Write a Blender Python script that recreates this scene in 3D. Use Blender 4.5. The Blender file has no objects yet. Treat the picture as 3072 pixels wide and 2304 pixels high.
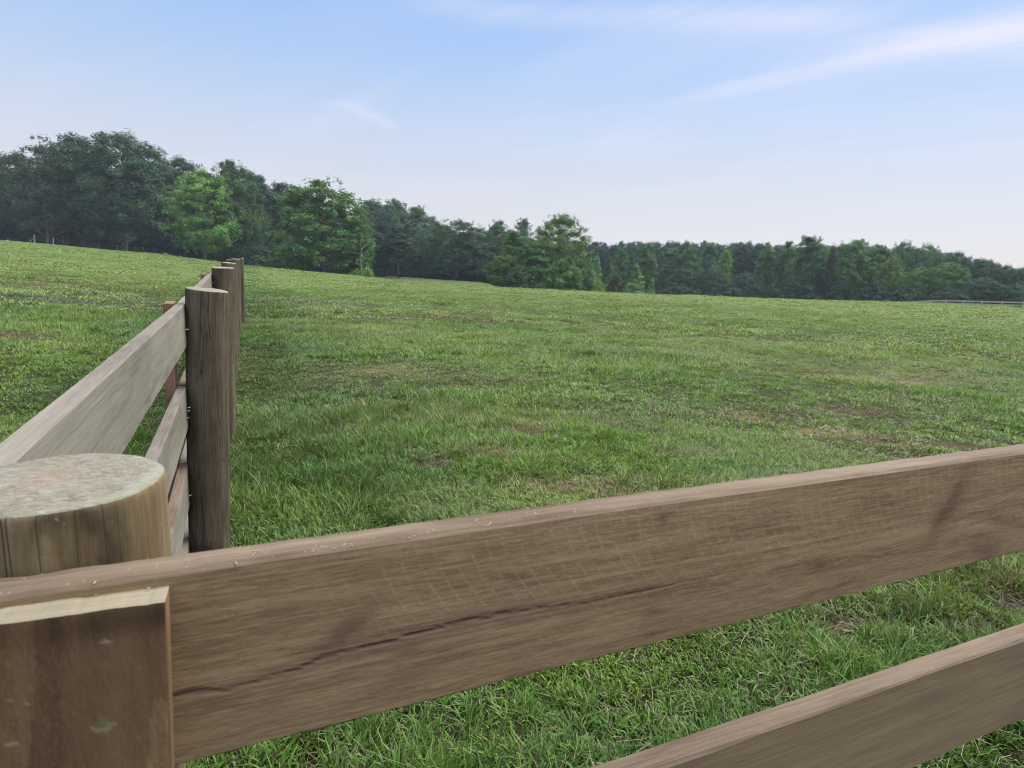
import bpy, math, random
import numpy as np
from mathutils import Vector, Matrix

scene = bpy.context.scene
COL = scene.collection
PI = math.pi

# ------------------------------------------------------------------ camera
W, H, F = 3072, 2304, 1832.3
CAM = np.array([0.1456, -0.5979, 0.19])
YAW, PITCH, ROLL = 0.4202, 0.1901, 0.0438


def axes():
    cy, sy = math.cos(YAW), math.sin(YAW)
    f0 = np.array([sy, cy, 0]); r0 = np.array([cy, -sy, 0]); u0 = np.array([0, 0, 1.0])
    f = f0 * math.cos(PITCH) - u0 * math.sin(PITCH)
    u = u0 * math.cos(PITCH) + f0 * math.sin(PITCH)
    r = r0 * math.cos(ROLL) + u * math.sin(ROLL)
    u2 = u * math.cos(ROLL) - r0 * math.sin(ROLL)
    return r, u2, f, f0, r0


AR, AU, AF, FH, RH = axes()


def ray(px, py):
    return AF + (px - W / 2) / F * AR - (py - H / 2) / F * AU


def at(px, py, Z):
    return CAM + Z * ray(px, py)


def horizon(px):
    return 799 + 0.0438 * (px - 1536)


cam_data = bpy.data.cameras.new("camera")
cam = bpy.data.objects.new("camera", cam_data)
COL.objects.link(cam)
m = Matrix(((AR[0], AU[0], -AF[0], CAM[0]), (AR[1], AU[1], -AF[1], CAM[1]), (AR[2], AU[2], -AF[2], CAM[2]), (0, 0, 0, 1)))
cam.matrix_world = m
cam_data.sensor_fit = 'HORIZONTAL'
cam_data.sensor_width = 36
cam_data.lens = F / W * 36
cam_data.clip_start = 0.05
cam_data.clip_end = 5000
cam_data.dof.use_dof = True
cam_data.dof.focus_distance = 3.0
cam_data.dof.aperture_fstop = 14
scene.camera = cam

# ------------------------------------------------------------------ numpy noise


def _hash(ix, iy, seed):
    n = (ix.astype(np.int64) * 374761393 + iy.astype(np.int64) * 668265263 + seed * 974711) & 0x7fffffff
    n = ((n ^ (n >> 13)) * 1274126177) & 0x7fffffff
    n = (n ^ (n >> 16)) & 0xffff
    return n / 65535.0


def vnoise(x, y, seed=0):
    x = np.asarray(x, float); y = np.asarray(y, float)
    ix = np.floor(x); iy = np.floor(y)
    fx = x - ix; fy = y - iy
    fx = fx * fx * (3 - 2 * fx); fy = fy * fy * (3 - 2 * fy)
    a = _hash(ix, iy, seed); b = _hash(ix + 1, iy, seed); c = _hash(ix, iy + 1, seed); d = _hash(ix + 1, iy + 1, seed)
    return (a * (1 - fx) + b * fx) * (1 - fy) + (c * (1 - fx) + d * fx) * fy


def fbm(x, y, seed=0, oct=4, gain=0.5):
    x = np.asarray(x, float); y = np.asarray(y, float)
    s = 0; a = 1; t = 0
    for i in range(oct):
        s = s + a * vnoise(x * 2 ** i + 17.3 * i, y * 2 ** i - 9.1 * i, seed + i)
        t += a; a *= gain
    return s / t


def sstep(a, b, x):
    t = np.clip((x - a) / (b - a), 0, 1)
    return t * t * (3 - 2 * t)


# ------------------------------------------------------------------ terrain
CX = np.array([-900, 0, 163, 325, 470, 615, 732, 944, 1050, 1200, 1478, 1700, 1900, 2190, 2400, 2619, 2831, 3072, 4300])
CD = np.array([-14, -12, -6, 3, 8, 21, 31, 41, 46, 55, 60, 64, 62, 61, 58, 56, 53, 55, 55.0])
CZ = np.array([112, 112, 112, 112, 110, 105, 98, 75, 62, 50, 46, 44, 45, 47, 48, 50, 51, 50, 50.0])


def terrain(x, y):
    x = np.asarray(x, float); y = np.asarray(y, float)
    dx = x - CAM[0]; dy = y - CAM[1]
    r = np.sqrt(dx * dx + dy * dy) + 1e-6
    zf = dx * FH[0] + dy * FH[1]; a = dx * RH[0] + dy * RH[1]
    ang = np.clip(np.arctan2(a, zf), -0.9, 0.95)
    # behind the camera ease back to the edge values
    tan = np.tan(ang)
    px = 1551 + F * tan / math.cos(PITCH)
    dl = np.interp(px, CX, CD); Zc = np.interp(px, CX, CZ)
    sec = np.sqrt(1 + tan * tan)
    Rc = Zc * sec
    zc = CAM[2] - dl * Zc / F
    h0 = -1.37
    t = np.clip(r / Rc, 0, 1)
    h = h0 + (zc - h0) * t
    d = np.maximum(r - Rc, 0) / sec
    s = -dl / F
    right = sstep(700, 1200, px)
    past = zc + s * d - ((1.33 + .45 * (1 - sstep(2680, 2860, px))) * (1 - np.exp(-d / 25.0))) * right
    Zt = Zc + d
    win = sstep(1000, 1200, px) * (1 - sstep(1430, 1640, px))
    past = past + win * sstep(70, 118, Zt) * 2.25
    far = np.where(px > 1000, -6.0, -1.5)
    k = sstep(150, 230, Zt)
    past = past * (1 - k) + np.maximum(past, far) * k
    h = np.where(r > Rc, past, h)
    # the swell under the fence line
    h = h + 0.085 * np.exp(-(x + 1) ** 2 / 90.0) * sstep(0.3, 4.5, y) * (1 - sstep(12, 45, r))
    # unevenness of mown pasture
    fade = 1 - sstep(70, 110, r)
    h = h + ((fbm(x * 0.9, y * 0.9, 5, 3) - 0.5) * 0.05 + (fbm(x * 0.22, y * 0.22, 9, 2) - 0.5) * 0.10 * sstep(4, 20, r)) * fade
    return h


# ------------------------------------------------------------------ mesh helpers


def mesh_from(name, verts, faces, smooth=False):
    me = bpy.data.meshes.new(name)
    me.from_pydata([tuple(v) for v in verts], [], [tuple(f) for f in faces])
    if smooth:
        me.polygons.foreach_set('use_smooth', [True] * len(me.polygons))
    me.update()
    return me


def mesh_np(name, V, loops, starts, smooth=False):
    me = bpy.data.meshes.new(name)
    me.vertices.add(len(V)); me.vertices.foreach_set('co', np.ascontiguousarray(V, np.float32).ravel())
    me.loops.add(len(loops)); me.loops.foreach_set('vertex_index', np.ascontiguousarray(loops, np.int32))
    me.polygons.add(len(starts)); me.polygons.foreach_set('loop_start', np.ascontiguousarray(starts, np.int32))
    if smooth:
        me.polygons.foreach_set('use_smooth', np.ones(len(starts), bool))
    me.update(calc_edges=True)
    return me


def set_col(me, name, rgb):
    at_ = me.attributes.new(name, 'FLOAT_COLOR', 'POINT')
    c = np.ones((len(rgb), 4), np.float32); c[:, :3] = rgb
    at_.data.foreach_set('color', c.ravel())


def link(name, me, mats=(), parent=None, loc=None):
    o = bpy.data.objects.new(name, me)
    COL.objects.link(o)
    for mt in (mats if isinstance(mats, (list, tuple)) else [mats]):
        me.materials.append(mt)
    if parent is not None:
        o.parent = parent
    if loc is not None:
        o.location = loc
    return o


def empty(name, loc=(0, 0, 0)):
    o = bpy.data.objects.new(name, None); COL.objects.link(o); o.location = loc
    o.empty_display_size = 0.2
    return o


def tag(o, label=None, cat=None, group=None, kind=None):
    if label: o['label'] = label
    if cat: o['category'] = cat
    if group: o['group'] = group
    if kind: o['kind'] = kind
    return o


# ------------------------------------------------------------------ node helper


class NT:
    def __init__(self, tree):
        self.t = tree; self.n = tree.nodes; self.l = tree.links
        self.n.clear()

    def new(self, typ, **kw):
        n = self.n.new(typ)
        for k, v in kw.items():
            setattr(n, k, v)
        return n

    def put(self, sock, v):
        if hasattr(v, 'is_output') or isinstance(v, bpy.types.NodeSocket):
            self.l.new(v, sock)
        else:
            if isinstance(v, (tuple, list)) and len(v) == 3 and sock.type == 'RGBA':
                v = (*v, 1)
            sock.default_value = v

    def math(self, op, a, b=None, c=None, clamp=False):
        n = self.new('ShaderNodeMath', operation=op); n.use_clamp = clamp
        self.put(n.inputs[0], a)
        if b is not None: self.put(n.inputs[1], b)
        if c is not None: self.put(n.inputs[2], c)
        return n.outputs[0]

    def mix(self, f, a, b, mode='MIX'):
        n = self.new('ShaderNodeMix', data_type='RGBA', blend_type=mode)
        n.clamp_factor = True
        self.put(n.inputs[0], f); self.put(n.inputs[6], a); self.put(n.inputs[7], b)
        return n.outputs[2]

    def noise(self, vec, scale, detail=4, rough=0.55, dist=0.0):
        n = self.new('ShaderNodeTexNoise')
        if vec is not None: self.l.new(vec, n.inputs['Vector'])
        n.inputs['Scale'].default_value = scale; n.inputs['Detail'].default_value = detail
        n.inputs['Roughness'].default_value = rough; n.inputs['Distortion'].default_value = dist
        return n.outputs[0]

    def ramp(self, f, stops, interp='LINEAR'):
        n = self.new('ShaderNodeValToRGB'); cr = n.color_ramp; cr.interpolation = interp
        while len(cr.elements) < len(stops): cr.elements.new(0.5)
        for e, (p, c) in zip(cr.elements, stops):
            e.position = p; e.color = (*c, 1) if len(c) == 3 else c
        self.put(n.inputs[0], f)
        return n.outputs[0]

    def rng(self, v, a, b, c=0.0, d=1.0, smooth=True):
        n = self.new('ShaderNodeMapRange'); n.clamp = True
        n.interpolation_type = 'SMOOTHSTEP' if smooth else 'LINEAR'
        self.put(n.inputs[0], v)
        for i, q in enumerate((a, b, c, d)): self.put(n.inputs[i + 1], q)
        return n.outputs[0]

    def mapping(self, vec, scale=(1, 1, 1), loc=(0, 0, 0), rot=(0, 0, 0)):
        n = self.new('ShaderNodeMapping')
        self.l.new(vec, n.inputs[0]); n.inputs['Scale'].default_value = scale
        n.inputs['Location'].default_value = loc; n.inputs['Rotation'].default_value = rot
        return n.outputs[0]

    def bump(self, h, strength=0.3, dist=0.01):
        n = self.new('ShaderNodeBump'); n.inputs['Strength'].default_value = strength
        n.inputs['Distance'].default_value = dist; self.put(n.inputs['Height'], h)
        return n.outputs[0]

    def sep(self, vec):
        n = self.new('ShaderNodeSeparateXYZ'); self.l.new(vec, n.inputs[0]); return n.outputs

    def comb(self, x, y, z):
        n = self.new('ShaderNodeCombineXYZ')
        for s, v in zip(n.inputs, (x, y, z)): self.put(s, v)
        return n.outputs[0]

    def vmath(self, op, a, b=None):
        n = self.new('ShaderNodeVectorMath', operation=op)
        self.put(n.inputs[0], a)
        if b is not None: self.put(n.inputs[1], b)
        return n.outputs

    def attr(self, name):
        n = self.new('ShaderNodeAttribute'); n.attribute_name = name; return n.outputs[0]

    def bsdf(self, col, rough=0.8, spec=0.25, normal=None):
        n = self.new('ShaderNodeBsdfPrincipled')
        self.put(n.inputs['Base Color'], col); self.put(n.inputs['Roughness'], rough)
        n.inputs['Specular IOR Level'].default_value = spec
        if normal is not None: self.l.new(normal, n.inputs['Normal'])
        return n.outputs[0]

    def out(self, sh, kind='ShaderNodeOutputMaterial', vol=False):
        n = self.new(kind); self.l.new(sh, n.inputs[1 if vol else 0])


def material(name):
    mt = bpy.data.materials.new(name); mt.use_nodes = True
    return mt, NT(mt.node_tree)


def obj_coord(g, jitter=True):
    tc = g.new('ShaderNodeTexCoord').outputs['Object']
    if not jitter: return tc
    rnd = g.new('ShaderNodeObjectInfo').outputs['Random']
    off = g.vmath('SCALE', g.comb(13.0, 7.0, 5.0)); 
    n = off[0].node; g.l.new(rnd, n.inputs['Scale'])
    return g.vmath('ADD', tc, n.outputs[0])[0]


# ------------------------------------------------------------------ wood materials


def wood_board(name, dark, mid, pale, stain=0.5):
    """sawn board, grain along local X"""
    mt, g = material(name)
    v = obj_coord(g)
    big = g.noise(g.mapping(v, (1.6, 9, 9)), 1.0, 4, 0.6, 0.6)
    grain = g.noise(g.mapping(v, (2.2, 55, 55)), 1.0, 5, 0.62, 0.8)
    fine = g.noise(g.mapping(v, (12, 260, 260)), 1.0, 3, 0.6)
    c = g.ramp(grain, [(0.28, dark), (0.5, mid), (0.74, pale)])
    c2 = g.ramp(big, [(0.33, dark), (0.5, mid), (0.68, pale)])
    c = g.mix(0.55, c, c2)
    blot = g.noise(v, 3.2, 4, 0.6)
    c = g.mix(g.rng(blot, 0.52, 0.72, 0, stain), c, (dark[0] * 0.95, dark[1] * 0.78, dark[2] * 0.75))
    c = g.mix(g.rng(fine, 0.35, 0.7, 0.0, 0.35), c, pale)
    sp = g.noise(v, 220, 2, 0.5)
    c = g.mix(g.rng(sp, 0.70, 0.78, 0, 0.22), c, (0.42, 0.38, 0.30))
    h = g.math('ADD', grain, g.math('MULTIPLY', fine, 0.6))
    g.out(g.bsdf(c, 0.85, 0.2, g.bump(h, 0.35, 0.002)))
    return mt


M_face = wood_board('pale_board_face', (0.078, 0.072, 0.059), (0.147, 0.139, 0.117), (0.215, 0.205, 0.176), 0.3)
M_edge = wood_board('pale_board_edge', (0.074, 0.065, 0.056), (0.136, 0.123, 0.107), (0.208, 0.190, 0.168), 0.45)
M_pink = wood_board('rail_sawn_edge', (0.056, 0.037, 0.026), (0.116, 0.086, 0.062), (0.19, 0.150, 0.113), 0.7)
M_red = wood_board('red_brown_board', (0.12, 0.062, 0.044), (0.18, 0.098, 0.072), (0.24, 0.145, 0.11), 0.4)
M_brown = wood_board('brown_board_face', (0.092, 0.063, 0.037), (0.160, 0.116, 0.068), (0.232, 0.176, 0.110), 0.4)
M_cut = wood_board('fresh_cut_end', (0.10, 0.085, 0.057), (0.175, 0.154, 0.11), (0.245, 0.222, 0.17), 0.15)


def RX(px, py):
    d = ray(px, py); t = (-0.08 - 0.0325 - CAM[1]) / d[1]
    return float(CAM[0] + t * d[0] + 0.35)


def front_rail_mat():
    """foreground rail face: saw marks in two directions, crack and knots from the 'mark' attribute"""
    mt, g = material('saw_marked_board_face')
    tc = g.new('ShaderNodeTexCoord').outputs['Object']
    x, y, z = g.sep(tc)
    wob = g.math('ADD', g.math('MULTIPLY', g.math('SUBTRACT', g.noise(tc, 5, 3), 0.5), 0.014), g.math('MULTIPLY', g.math('SUBTRACT', g.noise(tc, 38, 3), 0.5), 0.006))
    grain = g.noise(g.mapping(tc, (2.0, 60, 75)), 1.0, 5, 0.6, 1.0)
    big = g.noise(g.mapping(tc, (2.4, 12, 16)), 1.0, 5, 0.65, 1.6)
    fine = g.noise(g.mapping(tc, (25, 400, 420)), 1.0, 3, 0.6)
    A, B, C = (0.098, 0.060, 0.033), (0.195, 0.136, 0.076), (0.300, 0.226, 0.132)
    c = g.mix(0.5, g.ramp(grain, [(0.28, A), (0.5, B), (0.72, C)]), g.ramp(big, [(0.32, A), (0.5, B), (0.68, C)]))
    # curved saw arcs across the board and straight lines along it
    dz = g.math('SUBTRACT', 0.0, z)
    arc = g.math('MULTIPLY', g.math('POWER', g.math('MAXIMUM', dz, 0.0), 1.7), 2.6)
    u = g.math('ADD', g.math('SUBTRACT', x, arc), wob)
    f1 = g.math('ABSOLUTE', g.math('SUBTRACT', g.math('FRACT', g.math('DIVIDE', u, 0.0165)), 0.5))
    l1 = g.rng(f1, 0.33, 0.50)
    v2 = g.math('ADD', g.math('ADD', z, g.math('MULTIPLY', x, 0.012)), g.math('MULTIPLY', wob, 0.35))
    f2 = g.math('ABSOLUTE', g.math('SUBTRACT', g.math('FRACT', g.math('DIVIDE', v2, 0.0125)), 0.5))
    l2 = g.rng(f2, 0.24, 0.50)
    m1 = g.rng(g.noise(g.mapping(tc, (3, 5, 9), (3, 0, 0)), 1.0, 3), 0.33, 0.55)
    m2 = g.rng(g.noise(g.mapping(tc, (3, 5, 12), (9, 2, 0)), 1.0, 3), 0.33, 0.55)
    brk = g.math('MULTIPLY', g.rng(g.noise(tc, 190, 2), 0.28, 0.58, 0.25, 1.0), g.rng(g.noise(tc, 26, 2), 0.3, 0.6, 0.4, 1.0))
    lines = g.math('MULTIPLY', g.math('MAXIMUM', g.math('MULTIPLY', g.math('MULTIPLY', l1, m1), 0.8), g.math('MULTIPLY', g.math('MULTIPLY', l2, m2), 0.8)), brk)
    # the marks were planed away towards the post and along the lower half
    fx = g.rng(x, RX(820, 1800), RX(1350, 1700), .12, 1.0)
    fz = g.rng(z, -.15, -.05, .28, 1.0)
    lines = g.math('MULTIPLY', lines, g.math('MULTIPLY', fx, fz))
    c = g.mix(g.math('MULTIPLY', lines, 0.30), c, (0.43, 0.335, 0.225))
    c = g.mix(g.rng(fine, 0.42, 0.66, 0, 0.5), c, C)
    pit = g.noise(g.mapping(tc, (90, 700, 700)), 1.0, 3, 0.7)
    c = g.mix(g.rng(pit, 0.34, 0.46, 0.4, 0), c, (A[0] * .6, A[1] * .6, A[2] * .6))
    sp = g.noise(tc, 330, 2, 0.5)
    c = g.mix(g.rng(sp, 0.66, 0.74, 0, 0.35), c, (0.30, 0.25, 0.19))
    mk = g.attr('mark')
    r, gg, b = g.sep(mk)
    gs = g.math('MULTIPLY', gg, g.rng(grain, .34, .62, .62, 1.0))
    c = g.mix(g.math('MULTIPLY', gs, 0.8), c, (0.085, 0.048, 0.034))
    c = g.mix(g.math('MULTIPLY', b, 0.75), c, (0.105, 0.050, 0.046))
    c = g.mix(g.math('MULTIPLY', r, 0.8), c, (0.030, 0.014, 0.014))
    h = g.math('ADD', g.math('MULTIPLY', lines, 0.25), g.math('ADD', grain, g.math('MULTIPLY', fine, 0.5)))
    g.out(g.bsdf(c, 0.88, 0.15, g.bump(h, 0.35, 0.0016)))
    return mt


M_front = front_rail_mat()


def batten_mat():
    """upright facing board, grain along local Z"""
    mt, g = material('facing_board_face')
    tc = g.new('ShaderNodeTexCoord').outputs['Object']
    grain = g.noise(g.mapping(tc, (75, 75, 3)), 1.0, 5, 0.6, 0.6)
    big = g.noise(g.mapping(tc, (18, 18, 1.2)), 1.0, 3, 0.55, 0.5)
    fine = g.noise(g.mapping(tc, (500, 500, 160)), 1.0, 2, 0.6)
    A, B, C = (0.088, 0.050, 0.025), (0.160, 0.104, 0.054), (0.225, 0.158, 0.090)
    c = g.mix(0.65, g.ramp(grain, [(0.25, A), (0.5, B), (0.75, C)]), g.ramp(big, [(0.34, A), (0.5, B), (0.66, C)]))
    c = g.mix(g.rng(fine, 0.45, 0.75, 0, 0.35), c, C)
    mk = g.attr('mark'); r, gg, b = g.sep(mk)
    c = g.mix(gg, c, (0.036, 0.018, 0.011))
    c = g.mix(r, c, (0.42, 0.37, 0.25))
    c = g.mix(b, c, (0.10, 0.19, 0.08))
    g.out(g.bsdf(c, 0.85, 0.18, g.bump(g.math('ADD', grain, fine), 0.3, 0.0015)))
    return mt


M_batten = batten_mat()


def post_side_mat(name, dark, mid, pale, contrast=1.0):
    mt, g = material(name)
    v = obj_coord(g)
    st = g.noise(g.mapping(v, (34, 34, 1.5)), 1.0, 5, 0.62, 0.8)
    big = g.noise(g.mapping(v, (9, 9, 1.3)), 1.0, 4, 0.55, 0.5)
    fine = g.noise(g.mapping(v, (240, 240, 14)), 1.0, 3, 0.6)
    c = g.mix(0.55, g.ramp(st, [(0.27, dark), (0.5, mid), (0.74, pale)]), g.ramp(big, [(0.36, dark), (0.52, mid), (0.66, pale)]))
    c = g.mix(g.rng(fine, 0.4, 0.72, 0, 0.35), c, pale)
    blot = g.noise(g.mapping(v, (11, 11, 5), (4, 1, 2)), 1.0, 4, 0.6, 0.6)
    c = g.mix(g.rng(blot, 0.55, 0.72, 0, 0.6 * contrast), c, (dark[0] * 0.4, dark[1] * 0.42, dark[2] * 0.45))
    ck = g.noise(g.mapping(v, (60, 60, 0.9), (1, 8, 0)), 1.0, 2, 0.4, 0.3)
    cl = g.rng(g.math('ABSOLUTE', g.math('SUBTRACT', ck, 0.56)), 0.0, 0.012, 1, 0)
    c = g.mix(g.math('MULTIPLY', cl, 0.75), c, (0.012, 0.010, 0.008))
    spk = g.noise(v, 190, 2, 0.5)
    c = g.mix(g.rng(spk, 0.69, 0.78, 0, 0.4), c, (0.36, 0.33, 0.28))
    h = g.math('SUBTRACT', g.math('ADD', st, g.math('MULTIPLY', fine, 0.5)), g.math('MULTIPLY', cl, 0.8))
    g.out(g.bsdf(c, 0.85, 0.25, g.bump(h, 0.5, 0.003)))
    return mt


M_postA = post_side_mat('corner_post_side', (0.030, 0.020, 0.010), (0.100, 0.070, 0.034), (0.195, 0.153, 0.09), 1.2)
M_postB = post_side_mat('weathered_post_side', (0.020, 0.015, 0.010), (0.062, 0.049, 0.032), (0.155, 0.138, 0.098), 1.0)


def post_top_mat():
    mt, g = material('sawn_post_top')
    tc = g.new('ShaderNodeTexCoord').outputs['Object']
    x, y, z = g.sep(tc)
    rad = g.math('SQRT', g.math('ADD', g.math('POWER', g.math('ADD', x, 0.008), 2.0), g.math('POWER', g.math('SUBTRACT', y, 0.004), 2.0)))
    wob = g.math('MULTIPLY', g.noise(tc, 28, 3), 0.006)
    ring = g.math('SINE', g.math('MULTIPLY', g.math('ADD', rad, wob), 1250))
    fib = g.noise(g.mapping(tc, (110, 260, 260), (0, 0, 0), (0, 0, 0.5)), 1.0, 5, 0.72, 0.8)
    c = g.ramp(fib, [(0.3, (0.10, 0.089, 0.068)), (0.5, (0.18, 0.169, 0.138)), (0.70, (0.275, 0.266, 0.228))])
    c = g.mix(g.rng(ring, 0.0, 1.0, 0, 0.22), c, (0.17, 0.135, 0.09))
    tint = g.noise(tc, 22, 3)
    c = g.mix(g.rng(tint, 0.5, 0.7, 0, 0.3), c, (0.24, 0.25, 0.25))
    core = g.rng(rad, 0.0, 0.04, 0.4, 0)
    c = g.mix(core, c, (0.25, 0.185, 0.135))
    edge = g.rng(rad, 0.066, 0.082, 0, 0.4)
    c = g.mix(edge, c, (0.25, 0.27, 0.21))
    g.out(g.bsdf(c, 0.9, 0.1, g.bump(g.math('ADD', fib, g.math('MULTIPLY', ring, 0.04)), 0.8, 0.004)))
    return mt


M_top = post_top_mat()
M_nail, g = material('steel_nail'); 
sh = g.bsdf((0.55, 0.55, 0.53), 0.4, 0.5); g.out(sh)
M_chip, g = material('wood_chip')
g.out(g.bsdf(g.mix(g.noise(g.new('ShaderNodeTexCoord').outputs['Object'], 60, 2), (0.23, 0.19, 0.135), (0.34, 0.30, 0.225)), 0.9, 0.1))

# ------------------------------------------------------------------ boards and posts


def board_mesh(L, T, Hh, seed, nL=48, nH=6, wob=0.0012, ch=0.003):
    """board along +X from x=0..L; y from 0 to -T (face at y=-T); z from 0 (top) down to -Hh.
    material 0 = the two broad faces, 1 = the narrow edges and ends"""
    zs = list(np.linspace(-ch, -Hh + ch, nH))
    prof = [(-T, z) for z in zs] + [(-T + ch, -Hh), (-ch, -Hh)] + [(0, z) for z in zs[::-1]] + [(-ch, 0), (-T + ch, 0)]
    n = len(prof)
    V = []; Fc = []; mi = []
    xs = np.linspace(0, L, nL + 1)
    py = np.array([p[0] for p in prof]); pz = np.array([p[1] for p in prof])
    for i, x in enumerate(xs):
        e = (fbm(x * 14 + 31 * seed, np.arange(n) * 0.7, seed, 3) - 0.5) * 2 * wob
        low = (fbm(x * 1.3 + 7 * seed, np.full(n, 2.2), seed + 3, 2) - 0.5) * 0.006
        for k in range(n):
            V.append((x, py[k] + e[k] * (0.5 if abs(py[k] + T) < 1e-6 else 1), pz[k] + (e[k] * 1.3 if k in (0, nH - 1, nH, nH + 1, 2 * nH + 2, 2 * nH + 3) else 0) + low[k]))
    for i in range(nL):
        for k in range(n):
            a = i * n + k; b = i * n + (k + 1) % n
            Fc.append((a, b, b + n, a + n))
            kk = k
            broad = (kk < nH - 1) or (nH + 2 <= kk < 2 * nH + 1)
            mi.append(0 if broad else 1)
    Fc.append(tuple(range(n - 1, -1, -1))); mi.append(1)
    Fc.append(tuple(nL * n + k for k in range(n))); mi.append(1)
    me = mesh_from('board', V, Fc)
    me.polygons.foreach_set('material_index', mi)
    me.update()
    bm_fix(me)
    return me


def bm_fix(me):
    import bmesh
    bm = bmesh.new(); bm.from_mesh(me)
    bmesh.ops.recalc_face_normals(bm, faces=bm.faces[:])
    bm.to_mesh(me); bm.free()


def post_mesh(R, L, seed, nA=64, nZ=50, tilt=(0, 0), rag=0.003):
    """post with its top centre at the origin, going down to -L; 0 = side, 1 = sawn top"""
    V = []; Fc = []; mi = []
    zz = np.concatenate([[0, -0.002, -0.006, -0.015], np.linspace(-0.03, -L, nZ)])
    a = np.arange(nA) / nA * 2 * PI
    ca, sa = np.cos(a), np.sin(a)
    topz = tilt[0] * ca * R + tilt[1] * sa * R + (fbm(a * 5 / PI + 3 * seed, a * 0 + 1.5, seed, 3) - 0.5) * rag * 2
    for i, z in enumerate(zz):
        rr = R * (1 + (fbm(ca * 1.5 + 5, sa * 1.5 + z * 1.2 + 9, seed, 3) - 0.5) * 0.10) + (fbm(a * 14 / PI, a * 0 + z * 3, seed + 4, 2) - 0.5) * 0.003
        if i == 0: rr = rr - 0.0035 + (fbm(a * 12 / PI, a * 0, seed + 7, 2) - 0.5) * 0.003
        if i == 1: rr = rr - 0.001
        zt = z + topz * max(0.0, 1 + z / 0.03)
        for k in range(nA):
            V.append((rr[k] * ca[k], rr[k] * sa[k], zt[k]))
    for i in range(len(zz) - 1):
        for k in range(nA):
            p = i * nA + k; q = i * nA + (k + 1) % nA
            Fc.append((p, p + nA, q + nA, q)); mi.append(0 if i >= 1 else 1)
    base = len(V); prev = [k for k in range(nA)]
    rads = [0.85, 0.65, 0.42, 0.2]
    for j, f in enumerate(rads):
        ids = []
        for k in range(nA):
            x0, y0, _ = V[k]
            x, y = x0 * f, y0 * f
            z = topz[k] * f + (fbm(x * 90, y * 90, seed + 11, 3) - 0.5) * 0.004
            ids.append(len(V)); V.append((x, y, float(z)))
        for k in range(nA):
            Fc.append((prev[k], prev[(k + 1) % nA], ids[(k + 1) % nA], ids[k])); mi.append(1)
        prev = ids
    Fc.append(tuple(prev)); mi.append(1)
    me = mesh_from('post', V, Fc, True)
    me.polygons.foreach_set('material_index', mi)
    me.update(); bm_fix(me)
    return me


def place_board(name, parent, A, B, T, Hh, seed, mats, side=-1, **kw):
    """A, B: world points of the top corner on the post side; the board thickens to the left of A->B when side=+1"""
    A = Vector(A); B = Vector(B); d = B - A
    me = board_mesh(d.length, T, Hh, seed, **kw)
    o = link(name, me, mats, parent)
    X = d.normalized(); Z0 = Vector((0, 0, 1)); Y = Z0.cross(X).normalized(); Z = X.cross(Y)
    if side > 0:
        # mirror so that it thickens the other way
        for v in me.vertices: v.co.y = -v.co.y
        me.flip_normals()
    Mx = Matrix((X, Y, Z)).transposed().to_4x4(); Mx.translation = A
    o.matrix_parent_inverse = Matrix()
    pm = parent.matrix_world if parent else Matrix()
    o.matrix_basis = Matrix.Translation(-parent.location) @ Mx if parent else Mx
    return o


def bar_mesh(p0, p1, r, n=8):
    p0 = Vector(p0); p1 = Vector(p1); d = (p1 - p0).normalized()
    u = d.orthogonal().normalized(); v = d.cross(u)
    V = []
    for p in (p0, p1):
        for k in range(n):
            a = 2 * PI * k / n; V.append(p + u * (r * math.cos(a)) + v * (r * math.sin(a)))
    Fc = [(k, (k + 1) % n, n + (k + 1) % n, n + k) for k in range(n)] + [tuple(range(n - 1, -1, -1)), tuple(range(n, 2 * n))]
    return V, Fc


R_P = 0.08
POST_H = 1.40

# ---- the near fence run, crossing the foreground to the right
near = tag(empty('board_fence', (0, 0, float(terrain(0, 0)))), 'brown board fence crossing the foreground to the right, with the saw-marked top rail', 'fence', 'farm board fences')


def local(o_parent, p):
    return Vector(p) - o_parent.location


cp = link('fence_post', post_mesh(R_P * .965, POST_H + 0.1, 3, nA=120, nZ=60, tilt=(0.0, 0.0), rag=0.0015), [M_postA, M_top], near, local(near, (-.001, 0, -.0025)))
cp['label'] = 'pale sawn corner post with growth rings on its top'

T_R, H_R = 0.0325, 0.167
YB = -R_P
RAILX0, RAILL = -0.35, 3.1
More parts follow.
